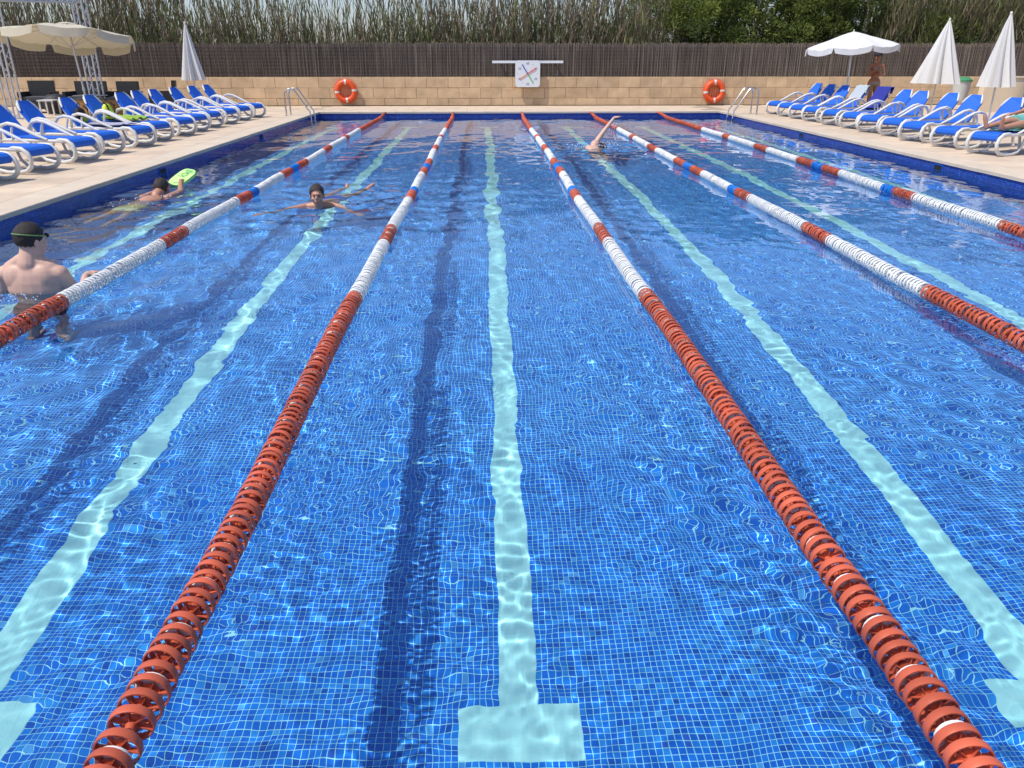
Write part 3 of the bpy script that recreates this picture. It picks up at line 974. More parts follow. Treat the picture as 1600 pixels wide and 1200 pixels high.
# towels, bags
def towel(name, path, w, m, lo, label, th=.012, wav=.008, cat='towel'):
    """cloth strip laid along a path (x, z) in lounger coordinates"""
    root_rz = lo.rotation_euler.z
    ny = 12
    V, F = [], []
    k = len(path)
    for lay in (0, 1):
        for i, (x, z) in enumerate(path):
            for j in range(ny + 1):
                y = -w / 2 + w * j / ny
                V.append((x + wav * math.sin(j * 2.1 + i), y + wav * math.sin(i * 1.7), z + (th if lay else 0) + wav * math.sin(j * 1.3 + i * 2)))
    def q(l, i, j): return l * k * (ny + 1) + i * (ny + 1) + j
    for i in range(k - 1):
        for j in range(ny):
            F.append((q(1, i, j), q(1, i + 1, j), q(1, i + 1, j + 1), q(1, i, j + 1)))
            F.append((q(0, i, j), q(0, i, j + 1), q(0, i + 1, j + 1), q(0, i + 1, j)))
    for i in range(k - 1):
        for j in (0, ny): F.append((q(0, i, j), q(0, i + 1, j), q(1, i + 1, j), q(1, i, j)))
    for i in (0, k - 1):
        for j in range(ny): F.append((q(0, i, j), q(0, i, j + 1), q(1, i, j + 1), q(1, i, j)))
    o = MB().add(V, F).build(name, m, None, True)
    o.location = lo.location; o.rotation_euler = (0, 0, root_rz)
    return tag(o, label, cat)
_a = math.radians(54)
def bk(u, t): return (1.17 + u * math.cos(_a) - math.sin(_a) * t, .345 + u * math.sin(_a) + math.cos(_a) * t)
towel('towel', [bk(.18, .03), bk(.3, .03), bk(.45, .03), bk(.53, .04), (bk(.585, -.005)), bk(.53, -.06), bk(.35, -.07)], .40, M_pale, RL[7], 'pale grey towel hung over the top of a lounger backrest by the white parasol')
towel('towel', [(.9, .375), bk(-.02, .06), bk(.15, .04), bk(.3, .035), bk(.45, .035), bk(.55, .04), bk(.59, -.02), bk(.45, -.06)], .42, M_navy, RL[6], 'navy towel covering a lounger backrest in the right row beside the standing woman')
towel('towel', [(.35, .375), (.6, .368), (.8, .37), (1.0, .375), bk(.05, .05), bk(.25, .035)], .48, M_teal, RL[0], 'teal towel spread on the lounger under the lying person')
towel('towel', [(.25, .378), (.5, .372), (.8, .37), (1.05, .375)], .47, M_lilac, LL[4], 'pale lilac towel spread on the lounger with the dark green backpack')
towel('towel', [(.45, .378), (.6, .40), (.8, .41), (1.0, .385), (1.1, .40)], .47, M_green, LL[5], 'crumpled green towel on the seat of the lounger with the neon bag', th=.03, wav=.02)
# backpack: body, pocket, straps
def bagpack(lo, p, label, mbody, mpock, mtrim):
    w = on_lounger(lo, p)
    root = tag(empty('backpack', w, lo.rotation_euler.z), label, 'bag')
    MB().ell((0, 0, .15), (.10, .13, .17), nu=18, nv=12).build('bag_body', mbody, root, True)
    MB().ell((-.07, -.02, .10), (.06, .09, .09), nu=14, nv=8).build('pocket', mpock, root, True)
    root.scale = (.85, .85, .85)
    for s in (-1, 1):
        MB().tube([(-.02, s * .10, .34), (-.11, s * .10, .28), (-.12, s * .09, .16), (-.08, s * .08, .05)], .014, 6, flat=1.6).build('strap', mtrim, root, True)
    MB().tube([(0, -.04, .36), (0, 0, .41), (0, .04, .36)], .01, 6).build('handle', mtrim, root, True)
bagpack(LL[4], (1.22, .02, .37), 'dark green and black backpack leaning on a left row lounger', M_black, M_green, M_black)
bagpack(LL[5], (1.18, -.05, .38), 'neon yellow bag with black straps standing on a left row lounger', M_neon, M_neon, M_black)

# ------------------------------------------------------------------ parasols
def parasol_open(base, top, R, hh, label, m, flap=.16, tiltv=(0, 0, 1), nseg=8, gap=.05):
    root = tag(empty('open_parasol', base), label, 'parasol')
    t = Vector(top) - Vector(base)
    MB().tube([(0, 0, 0), tuple(t)], .022, 10).build('pole', M_alu, root, True)
    MB().tube([tuple(t * .32), tuple(t * .36)], .032, 10).build('pole_joint', M_alu, root, True)
    MB().tube([tuple(t), tuple(t * 1.03)], [.02, .008], 8).build('finial', M_white, root, True)
    MB().lathe([(.0, .10), (.06, .10), (.07, .07), (.30, .05), (.32, .0)], 20).build('base_plate', M_bin, root)
    zc = Vector(tiltv).normalized()
    M = zc.to_track_quat('Z', 'Y').to_matrix()
    cen = t - zc * 0
    def P(r, a, dz): return cen + M @ Vector((r * math.cos(a), r * math.sin(a), dz))
    V, F = [], []
    NR, NA = 8, 6
    TA = nseg * NA
    for th in (0, -.004):
        for i in range(NR + 1):
            u = i / NR
            for j in range(TA):
                a = 2 * math.pi * j / TA
                s_ = (j % NA) / NA
                sag = math.sin(math.pi * s_)
                rr = R * u * (1 - .035 * sag * u)
                z = -hh * (u ** 1.15) - .055 * sag * u + .012 * math.sin(j * 2.3 + i)
                V.append(P(max(rr, .001), a, z + th))
    o_ = (NR + 1) * TA
    for i in range(NR):
        for j in range(TA):
            j2 = (j + 1) % TA
            F.append((i * TA + j, (i + 1) * TA + j, (i + 1) * TA + j2, i * TA + j2))
            F.append((o_ + i * TA + j, o_ + i * TA + j2, o_ + (i + 1) * TA + j2, o_ + (i + 1) * TA + j))
    MB().add(V, F).build('canopy', m, root, 2)
    # vent cap
    V, F = [], []
    vent = gap > 0
    for i, (r, dz) in enumerate(((.001, .035), (.16, .02), (.26, -.02))):
        for j in range(16):
            V.append(P(r * (1 + .06 * (j % 2)), 2 * math.pi * j / 16, dz))
    for i in range(2):
        for j in range(16): F.append((i * 16 + j, (i + 1) * 16 + j, (i + 1) * 16 + (j + 1) % 16, i * 16 + (j + 1) % 16))
    if vent: MB().add(V, F).build('vent_cap', m, root, True)
    for k in range(nseg):
        V, F = [], []
        n2 = 8
        for lay in (0, 1):
            for i in range(3):
                v = i / 2
                for j in range(n2 + 1):
                    s_ = gap + (1 - 2 * gap) * j / n2
                    s2 = s_ if i == 0 else (.5 + (s_ - .5) * (1 - .10 * v))
                    a = 2 * math.pi * (k + s2) / nseg
                    sag = math.sin(math.pi * s2)
                    rr = R * (1 - .035 * sag) + .012 * math.sin(j * 1.9 + k) * v + lay * .003
                    z = -hh - .055 * sag - flap * v * (1 + .12 * sag)
                    V.append(P(rr, a, z))
        for i in range(2):
            for j in range(n2):
                a_ = i * (n2 + 1) + j; b_ = 3 * (n2 + 1)
                F.append((a_, a_ + n2 + 1, a_ + n2 + 2, a_ + 1)); F.append((b_ + a_, b_ + a_ + 1, b_ + a_ + n2 + 2, b_ + a_ + n2 + 1))
        MB().add(V, F).build('valance_panel', m, root, True)
        a = 2 * math.pi * k / nseg
        MB().tube([P(.03, a, -.03), P(R * .5, a, -hh * .5 - .02), P(R * .99, a, -hh - .012)], .007, 5).build('rib', M_alu, root)
        MB().tube([t * .80 if False else cen - zc * (hh + .25), P(R * .5, a, -hh * .5 - .02)], .006, 5).build('strut', M_alu, root)
    return root
parasol_open((-10.86, 20.4, DK), (-10.97, 20.4, 2.32), 1.45, .26, 'large open cream parasol with slit valance over the left loungers', M_cream, flap=.16, tiltv=(.0, .15, 1))
parasol_open((8.42, 21.3, DK), (8.34, 21.3, 2.20), 1.16, .34, 'open white parasol above the right row of loungers', M_cream2, flap=.12, tiltv=(-.05, .0, 1), nseg=8, gap=.0)

def parasol_closed(base, tip, Rb, Lc, label, m, seed=0):
    r = random.Random(seed)
    root = tag(empty('closed_parasol', base), label, 'parasol', 'closed parasols')
    t = Vector(tip) - Vector(base)
    d = t.normalized()
    MB().tube([(0, 0, 0), tuple(t - d * .05)], .02, 10).build('pole', M_alu, root, True)
    MB().lathe([(.0, .10), (.05, .10), (.06, .07), (.26, .05), (.28, .0)], 20).build('base_plate', M_bin, root)
    M = d.to_track_quat('Z', 'Y').to_matrix()
    nf = 8; per = 8; N = nf * per
    V, F = [], []
    NR = 10
    wf = [r.uniform(.8, 1.2) for _ in range(nf)]
    for i in range(NR + 1):
        u = i / NR
        for j in range(N):
            k = j // per; s_ = (j % per) / per
            fold = .50 + .50 * abs(math.cos(math.pi * s_)) ** 1.3
            rr = .02 + Rb * (u ** .9) * fold * (1 + (wf[k] - 1) * u)
            a = 2 * math.pi * j / N + .25 * u
            V.append(t - d * (Lc * u + .03 * u * (1 - fold)) + M @ Vector((rr * math.cos(a), rr * math.sin(a), 0)))
    for i in range(NR):
        for j in range(N):
            j2 = (j + 1) % N
            F.append((i * N + j, (i + 1) * N + j, (i + 1) * N + j2, i * N + j2))
    # underside
    nb = len(V)
    for j in range(N): V.append(t - d * (Lc - .03) + (V[NR * N + j] - (t - d * Lc)) * .8)
    V.append(t - d * (Lc - .25))
    for j in range(N):
        j2 = (j + 1) % N
        F.append((NR * N + j, nb + j, nb + j2, NR * N + j2)); F.append((nb + j, nb + N, nb + j2))
    MB().add(V, F).build('folded_canopy', m, root, True)
    MB().ell(tuple(t + d * .01), (.028, .028, .04), nu=10, nv=6).build('finial', M_white, root, True)
    return root
parasol_closed((-8.97, 22.6, DK), (-8.99, 22.6, 2.42), .27, 1.38, 'slim closed white parasol standing behind the far left loungers', M_cream2, 1)
parasol_closed((10.46, 20.8, DK), (10.50, 20.8, 2.46), .50, 1.48, 'closed cream parasol with wide folds, left of the two on the right', M_cream2, 2)
parasol_closed((10.16, 17.8, DK), (10.13, 17.8, 2.45), .36, 1.45, 'closed cream parasol with white knob at the right picture edge', M_cream2, 3)

# ------------------------------------------------------------------ truss frame on the left
tr = tag(empty('truss_frame', (-13.1, 21.2, DK)), 'tall aluminium truss frame standing on the left of the deck', 'truss')
def truss(a, b, w, parent, n, side=(1, 0, 0)):
    A, B = Vector(a), Vector(b); d = (B - A).normalized()
    s_ = Vector(side); f = d.cross(s_).normalized()
    off = [s_ * w / 2 + f * w / 2, s_ * w / 2 - f * w / 2, -s_ * w / 2 - f * w / 2, -s_ * w / 2 + f * w / 2]
    for o_ in off: MB().tube([A + o_, B + o_], .024, 8).build('chord_tube', M_alu, parent, True)
    L_ = (B - A).length
    br_ = MB()
    for k in range(n):
        z0, z1 = L_ * k / n, L_ * (k + 1) / n
        for q in range(4):
            p, p2 = off[q], off[(q + 1) % 4]
            br_.tube([A + p + d * z0, A + p2 + d * (z0 + z1) / 2, ], .008, 5)
            br_.tube([A + p2 + d * (z0 + z1) / 2, A + p + d * z1], .008, 5)
    br_.build('diagonal_brace', M_alu, parent, True)
truss((0, 0, .01), (0, 0, 3.3), .26, tr, 6)
truss((1.24, 1.9, .01), (1.24, 1.9, 3.3), .26, tr, 6)
MB().box((0, 0, .006), (.5, .5, .012)).build('foot_plate', M_alu, tr); MB().box((1.24, 1.9, .006), (.5, .5, .012)).build('foot_plate', M_alu, tr)
MB().tube([(0, 0, 2.72), (1.24, 1.9, 2.80)], .03, 8).build('cross_tube', M_alu, tr, True)
truss((-.1, -.1, 3.2), (1.34, 2.0, 3.2), .28, tr, 6, side=(0, 0, 1))

# ------------------------------------------------------------------ rattan furniture group
def rattan_chair(x, y, rz, w, label, h=.80, m=M_rattan):
    root = tag(empty('rattan_armchair', (x, y, DK), rz), label, 'armchair', 'black rattan seats by the wall')
    d = .72
    MB().box((0, 0, .22), (w, d, .22)).build('seat_base', m, root)
    MB().box((0, -.02, .385), (w - .20, d - .14, .10)).build('cushion', M_grey, root)
    MB().box((0, d / 2 - .05, .335 + (h - .33) / 2), (w - .17, .10, h - .33), M=Matrix.Rotation(-.08, 3, 'X')).build('backrest', m, root)
    for s in (-1, 1): MB().box((s * (w / 2 - .042), .0, .445), (.08, d, .23)).build('armrest', m, root)
    for sx in (-1, 1):
        for sy in (-1, 1):
            MB().box((sx * (w / 2 - .05), sy * (d / 2 - .05), .055), (.05, .05, .11)).build('leg', m, root)
    return root
rattan_chair(-13.76, 23.7, .12, .85, 'black rattan armchair nearest the left truss post, facing the pool', .84)
rattan_chair(-12.50, 23.9, 0, 1.05, 'wide rattan seat with dark grey back behind the parasol pole', .82, M_rattan)
rattan_chair(-11.40, 23.7, -.1, .80, 'black rattan armchair in the middle of the seating group', .82)
rattan_chair(-10.35, 23.9, -1.3, .72, 'black rattan armchair turned sideways, rightmost of the group', .84)
pf = tag(empty('rattan_pouf', (-13.1, 23.3, DK)), 'round black rattan pouf between two rattan seats', 'pouf')
MB().lathe([(0, .0), (.25, 0), (.33, .12), (.36, .3), (.32, .42), (.2, .50), (0, .52)], 22).build('pouf_body', M_rattan, pf, True)
rt = tag(empty('round_table', (-11.95, 22.9, DK)), 'low round dark table with pale rim behind the left loungers', 'table')
MB().lathe([(0, .50), (.42, .50), (.45, .485), (.42, .47), (0, .47)], 28).build('table_top', M_grey, rt, True)
MB().lathe([(.20, .47), (.16, .25), (.26, .0)], 18).build('pedestal', M_rattan, rt, True)
wb = tag(empty('wooden_bench_box', (-10.97, 21.7, DK)), 'ochre wooden box bench behind the left loungers under the cream parasol', 'bench')
for k in range(4): MB().box((0, -.25, .06 + k * .11), (1.35, .025, .105)).build('plank', M_wood, wb)
for k in range(4):
    for s in (-1, 1): MB().box((s * .665, .0, .06 + k * .11), (.025, .5, .105)).build('plank', M_wood, wb)
for k in range(4): MB().box((0, .25, .06 + k * .11), (1.35, .025, .105)).build('plank', M_wood, wb)
MB().box((0, 0, .455), (1.40, .56, .03)).build('bench_top', M_grey, wb)
st = tag(empty('side_table', (-8.95, 22.9, DK)), 'small white plastic side table behind the far left loungers', 'table', 'small white side tables')
MB().box((0, 0, .38), (.42, .42, .03)).build('table_top', M_white, st)
for sx in (-1, 1):
    for sy in (-1, 1): MB().box((sx * .17, sy * .17, .1825), (.035, .035, .365)).build('leg', M_white, st)
st2 = copy_tree(st); st2.location = (-12.95, 22.6, DK); st2['label'] = 'small white plastic side table beside the left truss post'; st2.scale = (1, 1, 1)
st2.scale = (1.0, 1.0, 1.0)

# bin, low plastered wall and blue board on the right
bn = tag(empty('litter_bin', (13.05, 24.0, DK)), 'grey litter bin with green lid against the wall between the closed parasols', 'bin')
MB().lathe([(0, .28), (.20, .28), (.25, .80), (0, .80)], 20).build('bin_body', M_bin, bn, True)
MB().lathe([(.27, .80), (.27, .84), (.16, .92), (0, .93)], 20).build('lid', M_dkgreen, bn, True)
for s in (-1, 1): MB().box((s * .15, 0, .14), (.03, .03, .28)).build('leg', M_alu, bn)
pl = tag(empty('plastered_wall', (14.86, 23.0, DK)), 'low cream plastered wall behind the rightmost closed parasol', 'wall')
MB().box((0, 0, .46), (3.6, .25, .92)).build('wall_panel', M_plaster, pl)
MB().box((0, 0, .94), (3.66, .31, .04)).build('wall_cap', M_plaster, pl)
bd = tag(empty('blue_board', (14.52, 22.6, DK)), 'blue upright board at the right picture edge', 'board')
MB().box((0, 0, .46), (.9, .05, .80)).build('board_panel', M_bluepanel, bd)
for s in (-1, 1): MB().box((s * .42, .04, .44), (.04, .04, .88)).build('post', M_alu, bd)

# ------------------------------------------------------------------ people
def person(label, parts, m, voxel=.011, smooth=8):
    """parts: list of ('c', a, b, ra, rb) tapered limbs and ('e', centre, radii, euler) volumes, melted into one skin"""
    mb = MB()
    for p in parts:
        if p[0] == 'c':
            _, a, b, ra, rb = p[:5]
            A, B = Vector(a), Vector(b)
            d = (B - A); L_ = d.length
            d.normalize()
            M = d.to_track_quat('Z', 'Y').to_matrix()
            prof = []
            for k in range(5):
                th = math.pi / 2 * k / 4
                prof.append((max(ra * math.sin(th), .0005), -ra * math.cos(th)))
            for k in range(5):
                th = math.pi / 2 * k / 4
                prof.append((max(rb * math.cos(th), .0005), L_ + rb * math.sin(th)))
            n0 = mb.n
            mb.lathe(prof, 14, A, M)
            k = len(prof)
            mb.f.append(tuple(n0 + j for j in range(13, -1, -1))); mb.m.append(0)
            mb.f.append(tuple(n0 + (k - 1) * 14 + j for j in range(14))); mb.m.append(0)
        else:
            _, c, r = p[:3]
            M = Euler(p[3]).to_matrix() if len(p) > 3 else None
            n0 = mb.n
            mb.ell(c, r, M, 18, 12, v0=.001, v1=.999)
            mb.f.append(tuple(n0 + j for j in range(18))); mb.m.append(0)
            mb.f.append(tuple(n0 + 12 * 18 + j for j in range(17, -1, -1))); mb.m.append(0)
    o = mb.build('person', m, None, 2)
    md = o.modifiers.new('remesh', 'REMESH'); md.mode = 'VOXEL'; md.voxel_size = voxel; md.use_smooth_shade = True
    ms = o.modifiers.new('smooth', 'CORRECTIVE_SMOOTH' if False else 'SMOOTH'); ms.factor = .5; ms.iterations = smooth
    tag(o, label, 'person')
    UNDER.append(o)
    return o

def V3(*a): return Vector(a)
def xf(M, p): return tuple(M @ Vector(p))
def head_parts(M, s=1.0):
    """head about its own centre, face towards -y of M (4x4); returns parts"""
    R = M.to_3x3().to_euler()
    P = []
    def e(c, r): P.append(('e', xf(M, [q * s for q in c]), tuple(q * s for q in r), R))
    e((0, .012, .03), (.074, .094, .090))       # skull
    e((0, -.030, -.035), (.058, .062, .078))    # face
    e((0, -.050, -.092), (.030, .030, .026))    # chin
    e((0, -.098, -.020), (.011, .018, .022))    # nose
    e((0, -.088, .022), (.050, .014, .012))     # brow
    e((0, -.085, -.060), (.024, .012, .009))    # lips
    for q in (-1, 1):
        e((q * .078, .012, -.012), (.010, .020, .032))   # ears
        e((q * .040, -.060, -.032), (.022, .026, .020))  # cheeks
    return P
def face_bits(o, M, s=1.0, closed=False):
    for q in (-1, 1):
        c = xf(M, (q * .030 * s, -.088 * s, .002 * s))
        MB().ell(c, (.011 * s, .007 * s, .008 * s), M.to_3x3(), 10, 8).build('eye', M_hair, o, True)
    MB().ell(xf(M, (0, -.0935 * s, -.060 * s)), (.021 * s, .007 * s, .005 * s), M.to_3x3(), 10, 6).build('mouth', M_red2, o, True)
M_red2 = mat('lip', (.35, .10, .08), .5)
def hair(o, M, s=1.0, m=M_hair, low=.52, back=True):
    mb = MB()
    R3 = M.to_3x3()
    # cap that comes lower at the back than over the forehead
    nu, nv = 28, 12
    V, F = [], []
    rr = random.Random(3)
    for i in range(nv + 1):
        for j in range(nu):
            ph = 2 * math.pi * j / nu
            front = max(0, -math.sin(ph))
            ext = math.pi * (.72 - .36 * front ** .8 + .02 * math.sin(j * 3.3))
            th = ext * i / nv
            k = 1 + rr.uniform(-.03, .035)
            V.append(Vector(xf(M, (.083 * s * k * math.sin(th) * math.cos(ph), (.012 + .102 * math.sin(th) * math.sin(ph) * k) * s, (.032 + .099 * math.cos(th) * k) * s))))
    for i in range(nv):
        for j in range(nu):
            F.append((i * nu + j, (i + 1) * nu + j, (i + 1) * nu + (j + 1) % nu, i * nu + (j + 1) % nu))
    return mb.add(V, F).build('hair', m, o, True)
def hand(P, wrist, dirv, palmn, L=.185, curl=.35, side=1):
    """palm + five fingers as parts; dirv along the hand, palmn palm normal"""
    d = Vector(dirv).normalized(); nrm = Vector(palmn); nrm = (nrm - d * nrm.dot(d)).normalized(); t = d.cross(nrm) * side
    w = Vector(wrist)
    P.append(('c', w, w + d * .03, .024, .028))
    for k in (-1, 0, 1):
        P.append(('c', w + d * .03 + t * .018 * k, w + d * .085 + t * .024 * k, .014, .013))
    for k, (off, fl_) in enumerate(((-.033, .062), (-.011, .075), (.011, .070), (.032, .055))):
        a = w + d * .085 + t * off
        b = a + (d * math.cos(curl * .5) + nrm * math.sin(curl * .5)) * fl_ * .55
        c = b + (d * math.cos(curl * 1.6) + nrm * math.sin(curl * 1.6)) * fl_ * .5
        P.append(('c', a, b, .0095, .0085)); P.append(('c', b, c, .0085, .0072))
    a = w + d * .03 - t * .028
    b = a + (d * .6 - t * .6 + nrm * .2).normalized() * .042
    c = b + (d * .9 - t * .2 + nrm * .3).normalized() * .034
    P.append(('c', a, b, .0125, .0105)); P.append(('c', b, c, .0105, .008))

# --- 1: man standing at the left edge, seen from behind
mx, my = -4.45, 5.58
face_az = math.radians(-28)       # looks away from the camera, turned right
HM = Matrix.Translation((mx + .03, my + .03, .360)) @ Matrix.Rotation(math.pi + face_az, 4, 'Z') @ Matrix.Rotation(.10, 4, 'X')
P = head_parts(HM, 1.04)
P += [('c', (mx + .005, my - .01, .20), (mx + .02, my + .015, .31), .080, .066),
      ('e', (mx, my, .02), (.195, .118, .22)), ('e', (mx, my, -.20), (.150, .105, .22)), ('e', (mx, my, -.36), (.165, .115, .13)),
      ('e', (mx - .085, my - .01, .10), (.115, .088, .12)), ('e', (mx + .085, my - .01, .10), (.115, .088, .12)), ('c', (mx - .01, my, .25), (mx - .14, my, .165), .05, .055), ('c', (mx + .01, my, .25), (mx + .14, my, .165), .05, .055),
      ('c', (mx - .02, my, .17), (mx - .195, my + .0, .125), .070, .062), ('c', (mx + .02, my, .17), (mx + .195, my + .0, .125), .070, .062),
      ('c', (mx - .205, my, .12), (mx - .27, my + .06, -.13), .056, .044), ('c', (mx - .27, my + .06, -.13), (mx - .13, my + .30, -.08), .042, .028),
      ('c', (mx + .205, my, .115), (mx + .255, my + .10, -.10), .056, .043), ('c', (mx + .255, my + .10, -.10), (mx + .20, my + .33, .015), .041, .027),
      ('c', (mx - .085, my, -.42), (mx - .11, my + .03, -.78), .085, .058), ('c', (mx - .11, my + .03, -.78), (mx - .12, my, -1.14), .055, .038),
      ('c', (mx + .085, my, -.42), (mx + .11, my + .05, -.78), .085, .058), ('c', (mx + .11, my + .05, -.78), (mx + .12, my, -1.14), .055, .038),
      ('c', (mx - .12, my - .03, -1.165), (mx - .13, my + .16, -1.175), .034, .026), ('c', (mx + .12, my - .03, -1.165), (mx + .14, my + .16, -1.175), .034, .026)]
hand(P, (mx + .20, my + .34, .018), (.25, .75, .08), (0, 0, -1), curl=.5, side=1)
hand(P, (mx - .12, my + .31, -.078), (.5, .8, 0), (0, 0, -1), curl=.4, side=-1)
man = person('bare backed man with dark hair standing in the water at the left edge', P, M_skin, .0075, 5)
hair(man, HM, 1.04)
MB().tube([xf(HM, (.0865 * 1.04 * math.cos(a), .011 + .1055 * 1.04 * math.sin(a), .045 + .012 * math.sin(a))) for a in np.linspace(0, 2 * math.pi, 28, endpoint=False)], .0045, 6, closed=True, flat=.5).build('goggles_strap', M_strap, man, True)
for q in (-1, 1): MB().ell(xf(HM, (q * .033, -.098, .035)), (.024, .012, .017), HM.to_3x3(), 12, 8).build('goggle_lens', M_black, man, True)
sh = MB().ell((mx, my, -.36), (.178, .128, .15), nu=24, nv=10)
for q in (-1, 1): sh.tube([(mx + q * .088, my, -.40), (mx + q * .10, my + .02, -.58)], [.105, .095], 16)
UNDER.append(sh.build('shorts', M_black, man, True))

# --- 2: swimmer with kickboard heading away
bx, by = -5.24, 10.05
HM = Matrix.Translation((bx + .02, by, .07)) @ Matrix.Rotation(math.pi - .2, 4, 'Z') @ Matrix.Rotation(-.45, 4, 'X')
P = head_parts(HM, 1.0)
P += [('c', (bx, by - .18, .0), (bx + .01, by - .06, .04), .06, .055), ('e', (bx, by - .36, -.075), (.165, .24, .105), (-.06, 0, 0)),
      ('e', (bx - .01, by - .64, -.12), (.14, .22, .09), (-.08, 0, 0)), ('e', (bx - .02, by - .86, -.15), (.155, .16, .10)),
      ('c', (bx - .15, by - .24, -.03), (bx - .13, by + .10, -.02), .05, .042), ('c', (bx - .13, by + .10, -.02), (bx - .15, by + .42, .05), .04, .028),
      ('c', (bx + .15, by - .24, -.03), (bx + .19, by + .12, -.01), .05, .042), ('c', (bx + .19, by + .12, -.01), (bx + .07, by + .48, .07), .04, .028),
      ('c', (bx - .09, by - .90, -.15), (bx - .12, by - 1.28, -.19), .08, .055), ('c', (bx - .12, by - 1.28, -.19), (bx - .10, by - 1.65, -.10), .052, .034),
      ('c', (bx + .06, by - .90, -.15), (bx + .05, by - 1.25, -.26), .08, .055), ('c', (bx + .05, by - 1.25, -.26), (bx + .04, by - 1.60, -.30), .052, .034),
      ('c', (bx - .10, by - 1.65, -.10), (bx - .10, by - 1.82, -.12), .032, .022), ('c', (bx + .04, by - 1.60, -.30), (bx + .04, by - 1.76, -.34), .032, .022)]
hand(P, (bx - .15, by + .44, .055), (0, 1, .15), (0, 0, -1), curl=.3, side=-1)
hand(P, (bx + .07, by + .50, .075), (-.2, 1, .15), (0, 0, -1), curl=.3, side=1)
kick = person('dark haired swimmer face down behind a lime kickboard in the left lane', P, M_skin3, .010, 5)
hair(kick, HM)
s_ = MB().ell((bx - .02, by - .86, -.15), (.172, .19, .118), nu=22, nv=10)
for q, (dx_, dz_) in ((-1, (-.10, -.17)), (1, (.06, -.19))): s_.tube([(bx + (.0 if q > 0 else -.06) + .03 * q, by - .90, -.15), (bx + dx_, by - 1.12, dz_)], [.098, .082], 14)
UNDER.append(s_.build('swim_shorts', M_yellow, kick, True))
kb = tag(empty('kickboard', (bx + .04, by + .66, .095)), 'lime green kickboard with dark green print held by the swimmer', 'kickboard')
kb.rotation_euler = (math.radians(28), math.radians(4), math.radians(-38))
poly = []
for t in range(24):
    a = 2 * math.pi * t / 24
    x_, y_ = math.cos(a), math.sin(a)
    poly.append((.155 * math.copysign(abs(x_) ** .6, x_), .175 * math.copysign(abs(y_) ** .6, y_)))
MB().prism(poly, -.018, .018, axis='z').build('board', M_lime, kb)
pr = MB()
for k in range(3): pr.box((.02 + .0 * k, .130 - .022 * k, .0192), (.19 - .05 * k, .012, .0024), rz=.0)
pr.box((0, .150, .0192), (.13, .010, .0024)); pr.tube([(math.cos(a) * .055, .050 + math.sin(a) * .03, .019) for a in np.linspace(0, 6.28, 16, endpoint=False)], .007, 6, closed=True)
pr.box((-.02, .005, .0192), (.15, .010, .0024)); pr.box((.03, -.13, .0192), (.10, .012, .0024), rz=.2)
pr.build('print', M_dkgreen, kb)

# --- 3: breaststroke swimmer facing the camera
sx_, sy_ = -3.06, 8.95
HM = Matrix.Translation((sx_, sy_, .135)) @ Matrix.Rotation(.12, 4, 'Z') @ Matrix.Rotation(-.05, 4, 'X')
P = head_parts(HM, 1.0)
P += [('c', (sx_ + .0, sy_ + .11, -.02), (sx_, sy_ + .03, .07), .058, .052), ('e', (sx_, sy_ + .30, -.10), (.17, .24, .10), (.10, 0, 0)),
      ('c', (sx_, sy_ + .15, -.0), (sx_ - .17, sy_ + .17, -.03), .052, .052), ('c', (sx_, sy_ + .15, -.0), (sx_ + .17, sy_ + .17, -.03), .052, .052),
      ('e', (sx_ + .01, sy_ + .58, -.19), (.135, .24, .09), (.18, 0, 0)), ('e', (sx_ + .02, sy_ + .82, -.23), (.15, .16, .10)),
      ('c', (sx_ - .18, sy_ + .16, -.025), (sx_ - .36, sy_ - .06, -.035), .048, .040), ('c', (sx_ - .36, sy_ - .06, -.035), (sx_ - .52, sy_ - .28, -.06), .038, .026),
      ('c', (sx_ + .18, sy_ + .16, -.025), (sx_ + .34, sy_ - .06, -.04), .048, .040), ('c', (sx_ + .34, sy_ - .06, -.04), (sx_ + .47, sy_ - .30, -.06), .038, .026),
      ('c', (sx_ - .06, sy_ + .9, -.23), (sx_ - .10, sy_ + 1.22, -.22), .078, .055), ('c', (sx_ - .10, sy_ + 1.22, -.22), (sx_ + .08, sy_ + 1.50, -.03), .050, .034),
      ('c', (sx_ + .10, sy_ + .9, -.23), (sx_ + .26, sy_ + 1.15, -.20), .078, .055), ('c', (sx_ + .26, sy_ + 1.15, -.20), (sx_ + .36, sy_ + 1.48, -.02), .050, .034),
      ('c', (sx_ + .08, sy_ + 1.50, -.03), (sx_ + .07, sy_ + 1.62, .015), .032, .024), ('c', (sx_ + .36, sy_ + 1.48, -.02), (sx_ + .42, sy_ + 1.60, .02), .032, .024)]
hand(P, (sx_ - .53, sy_ - .30, -.062), (-.6, -.8, -.05), (0, 0, -1), curl=.15, side=1)
hand(P, (sx_ + .48, sy_ - .32, -.062), (.5, -.85, -.05), (0, 0, -1), curl=.15, side=-1)
br_sw = person('dark haired person swimming breaststroke towards the camera with arms spread', P, M_skin3, .0085, 5)
hair(br_sw, HM); face_bits(br_sw, HM)
UNDER.append(MB().ell((sx_ + .02, sy_ + .82, -.23), (.165, .18, .115), nu=20, nv=10).build('swim_trunks', M_cblue, br_sw, True))

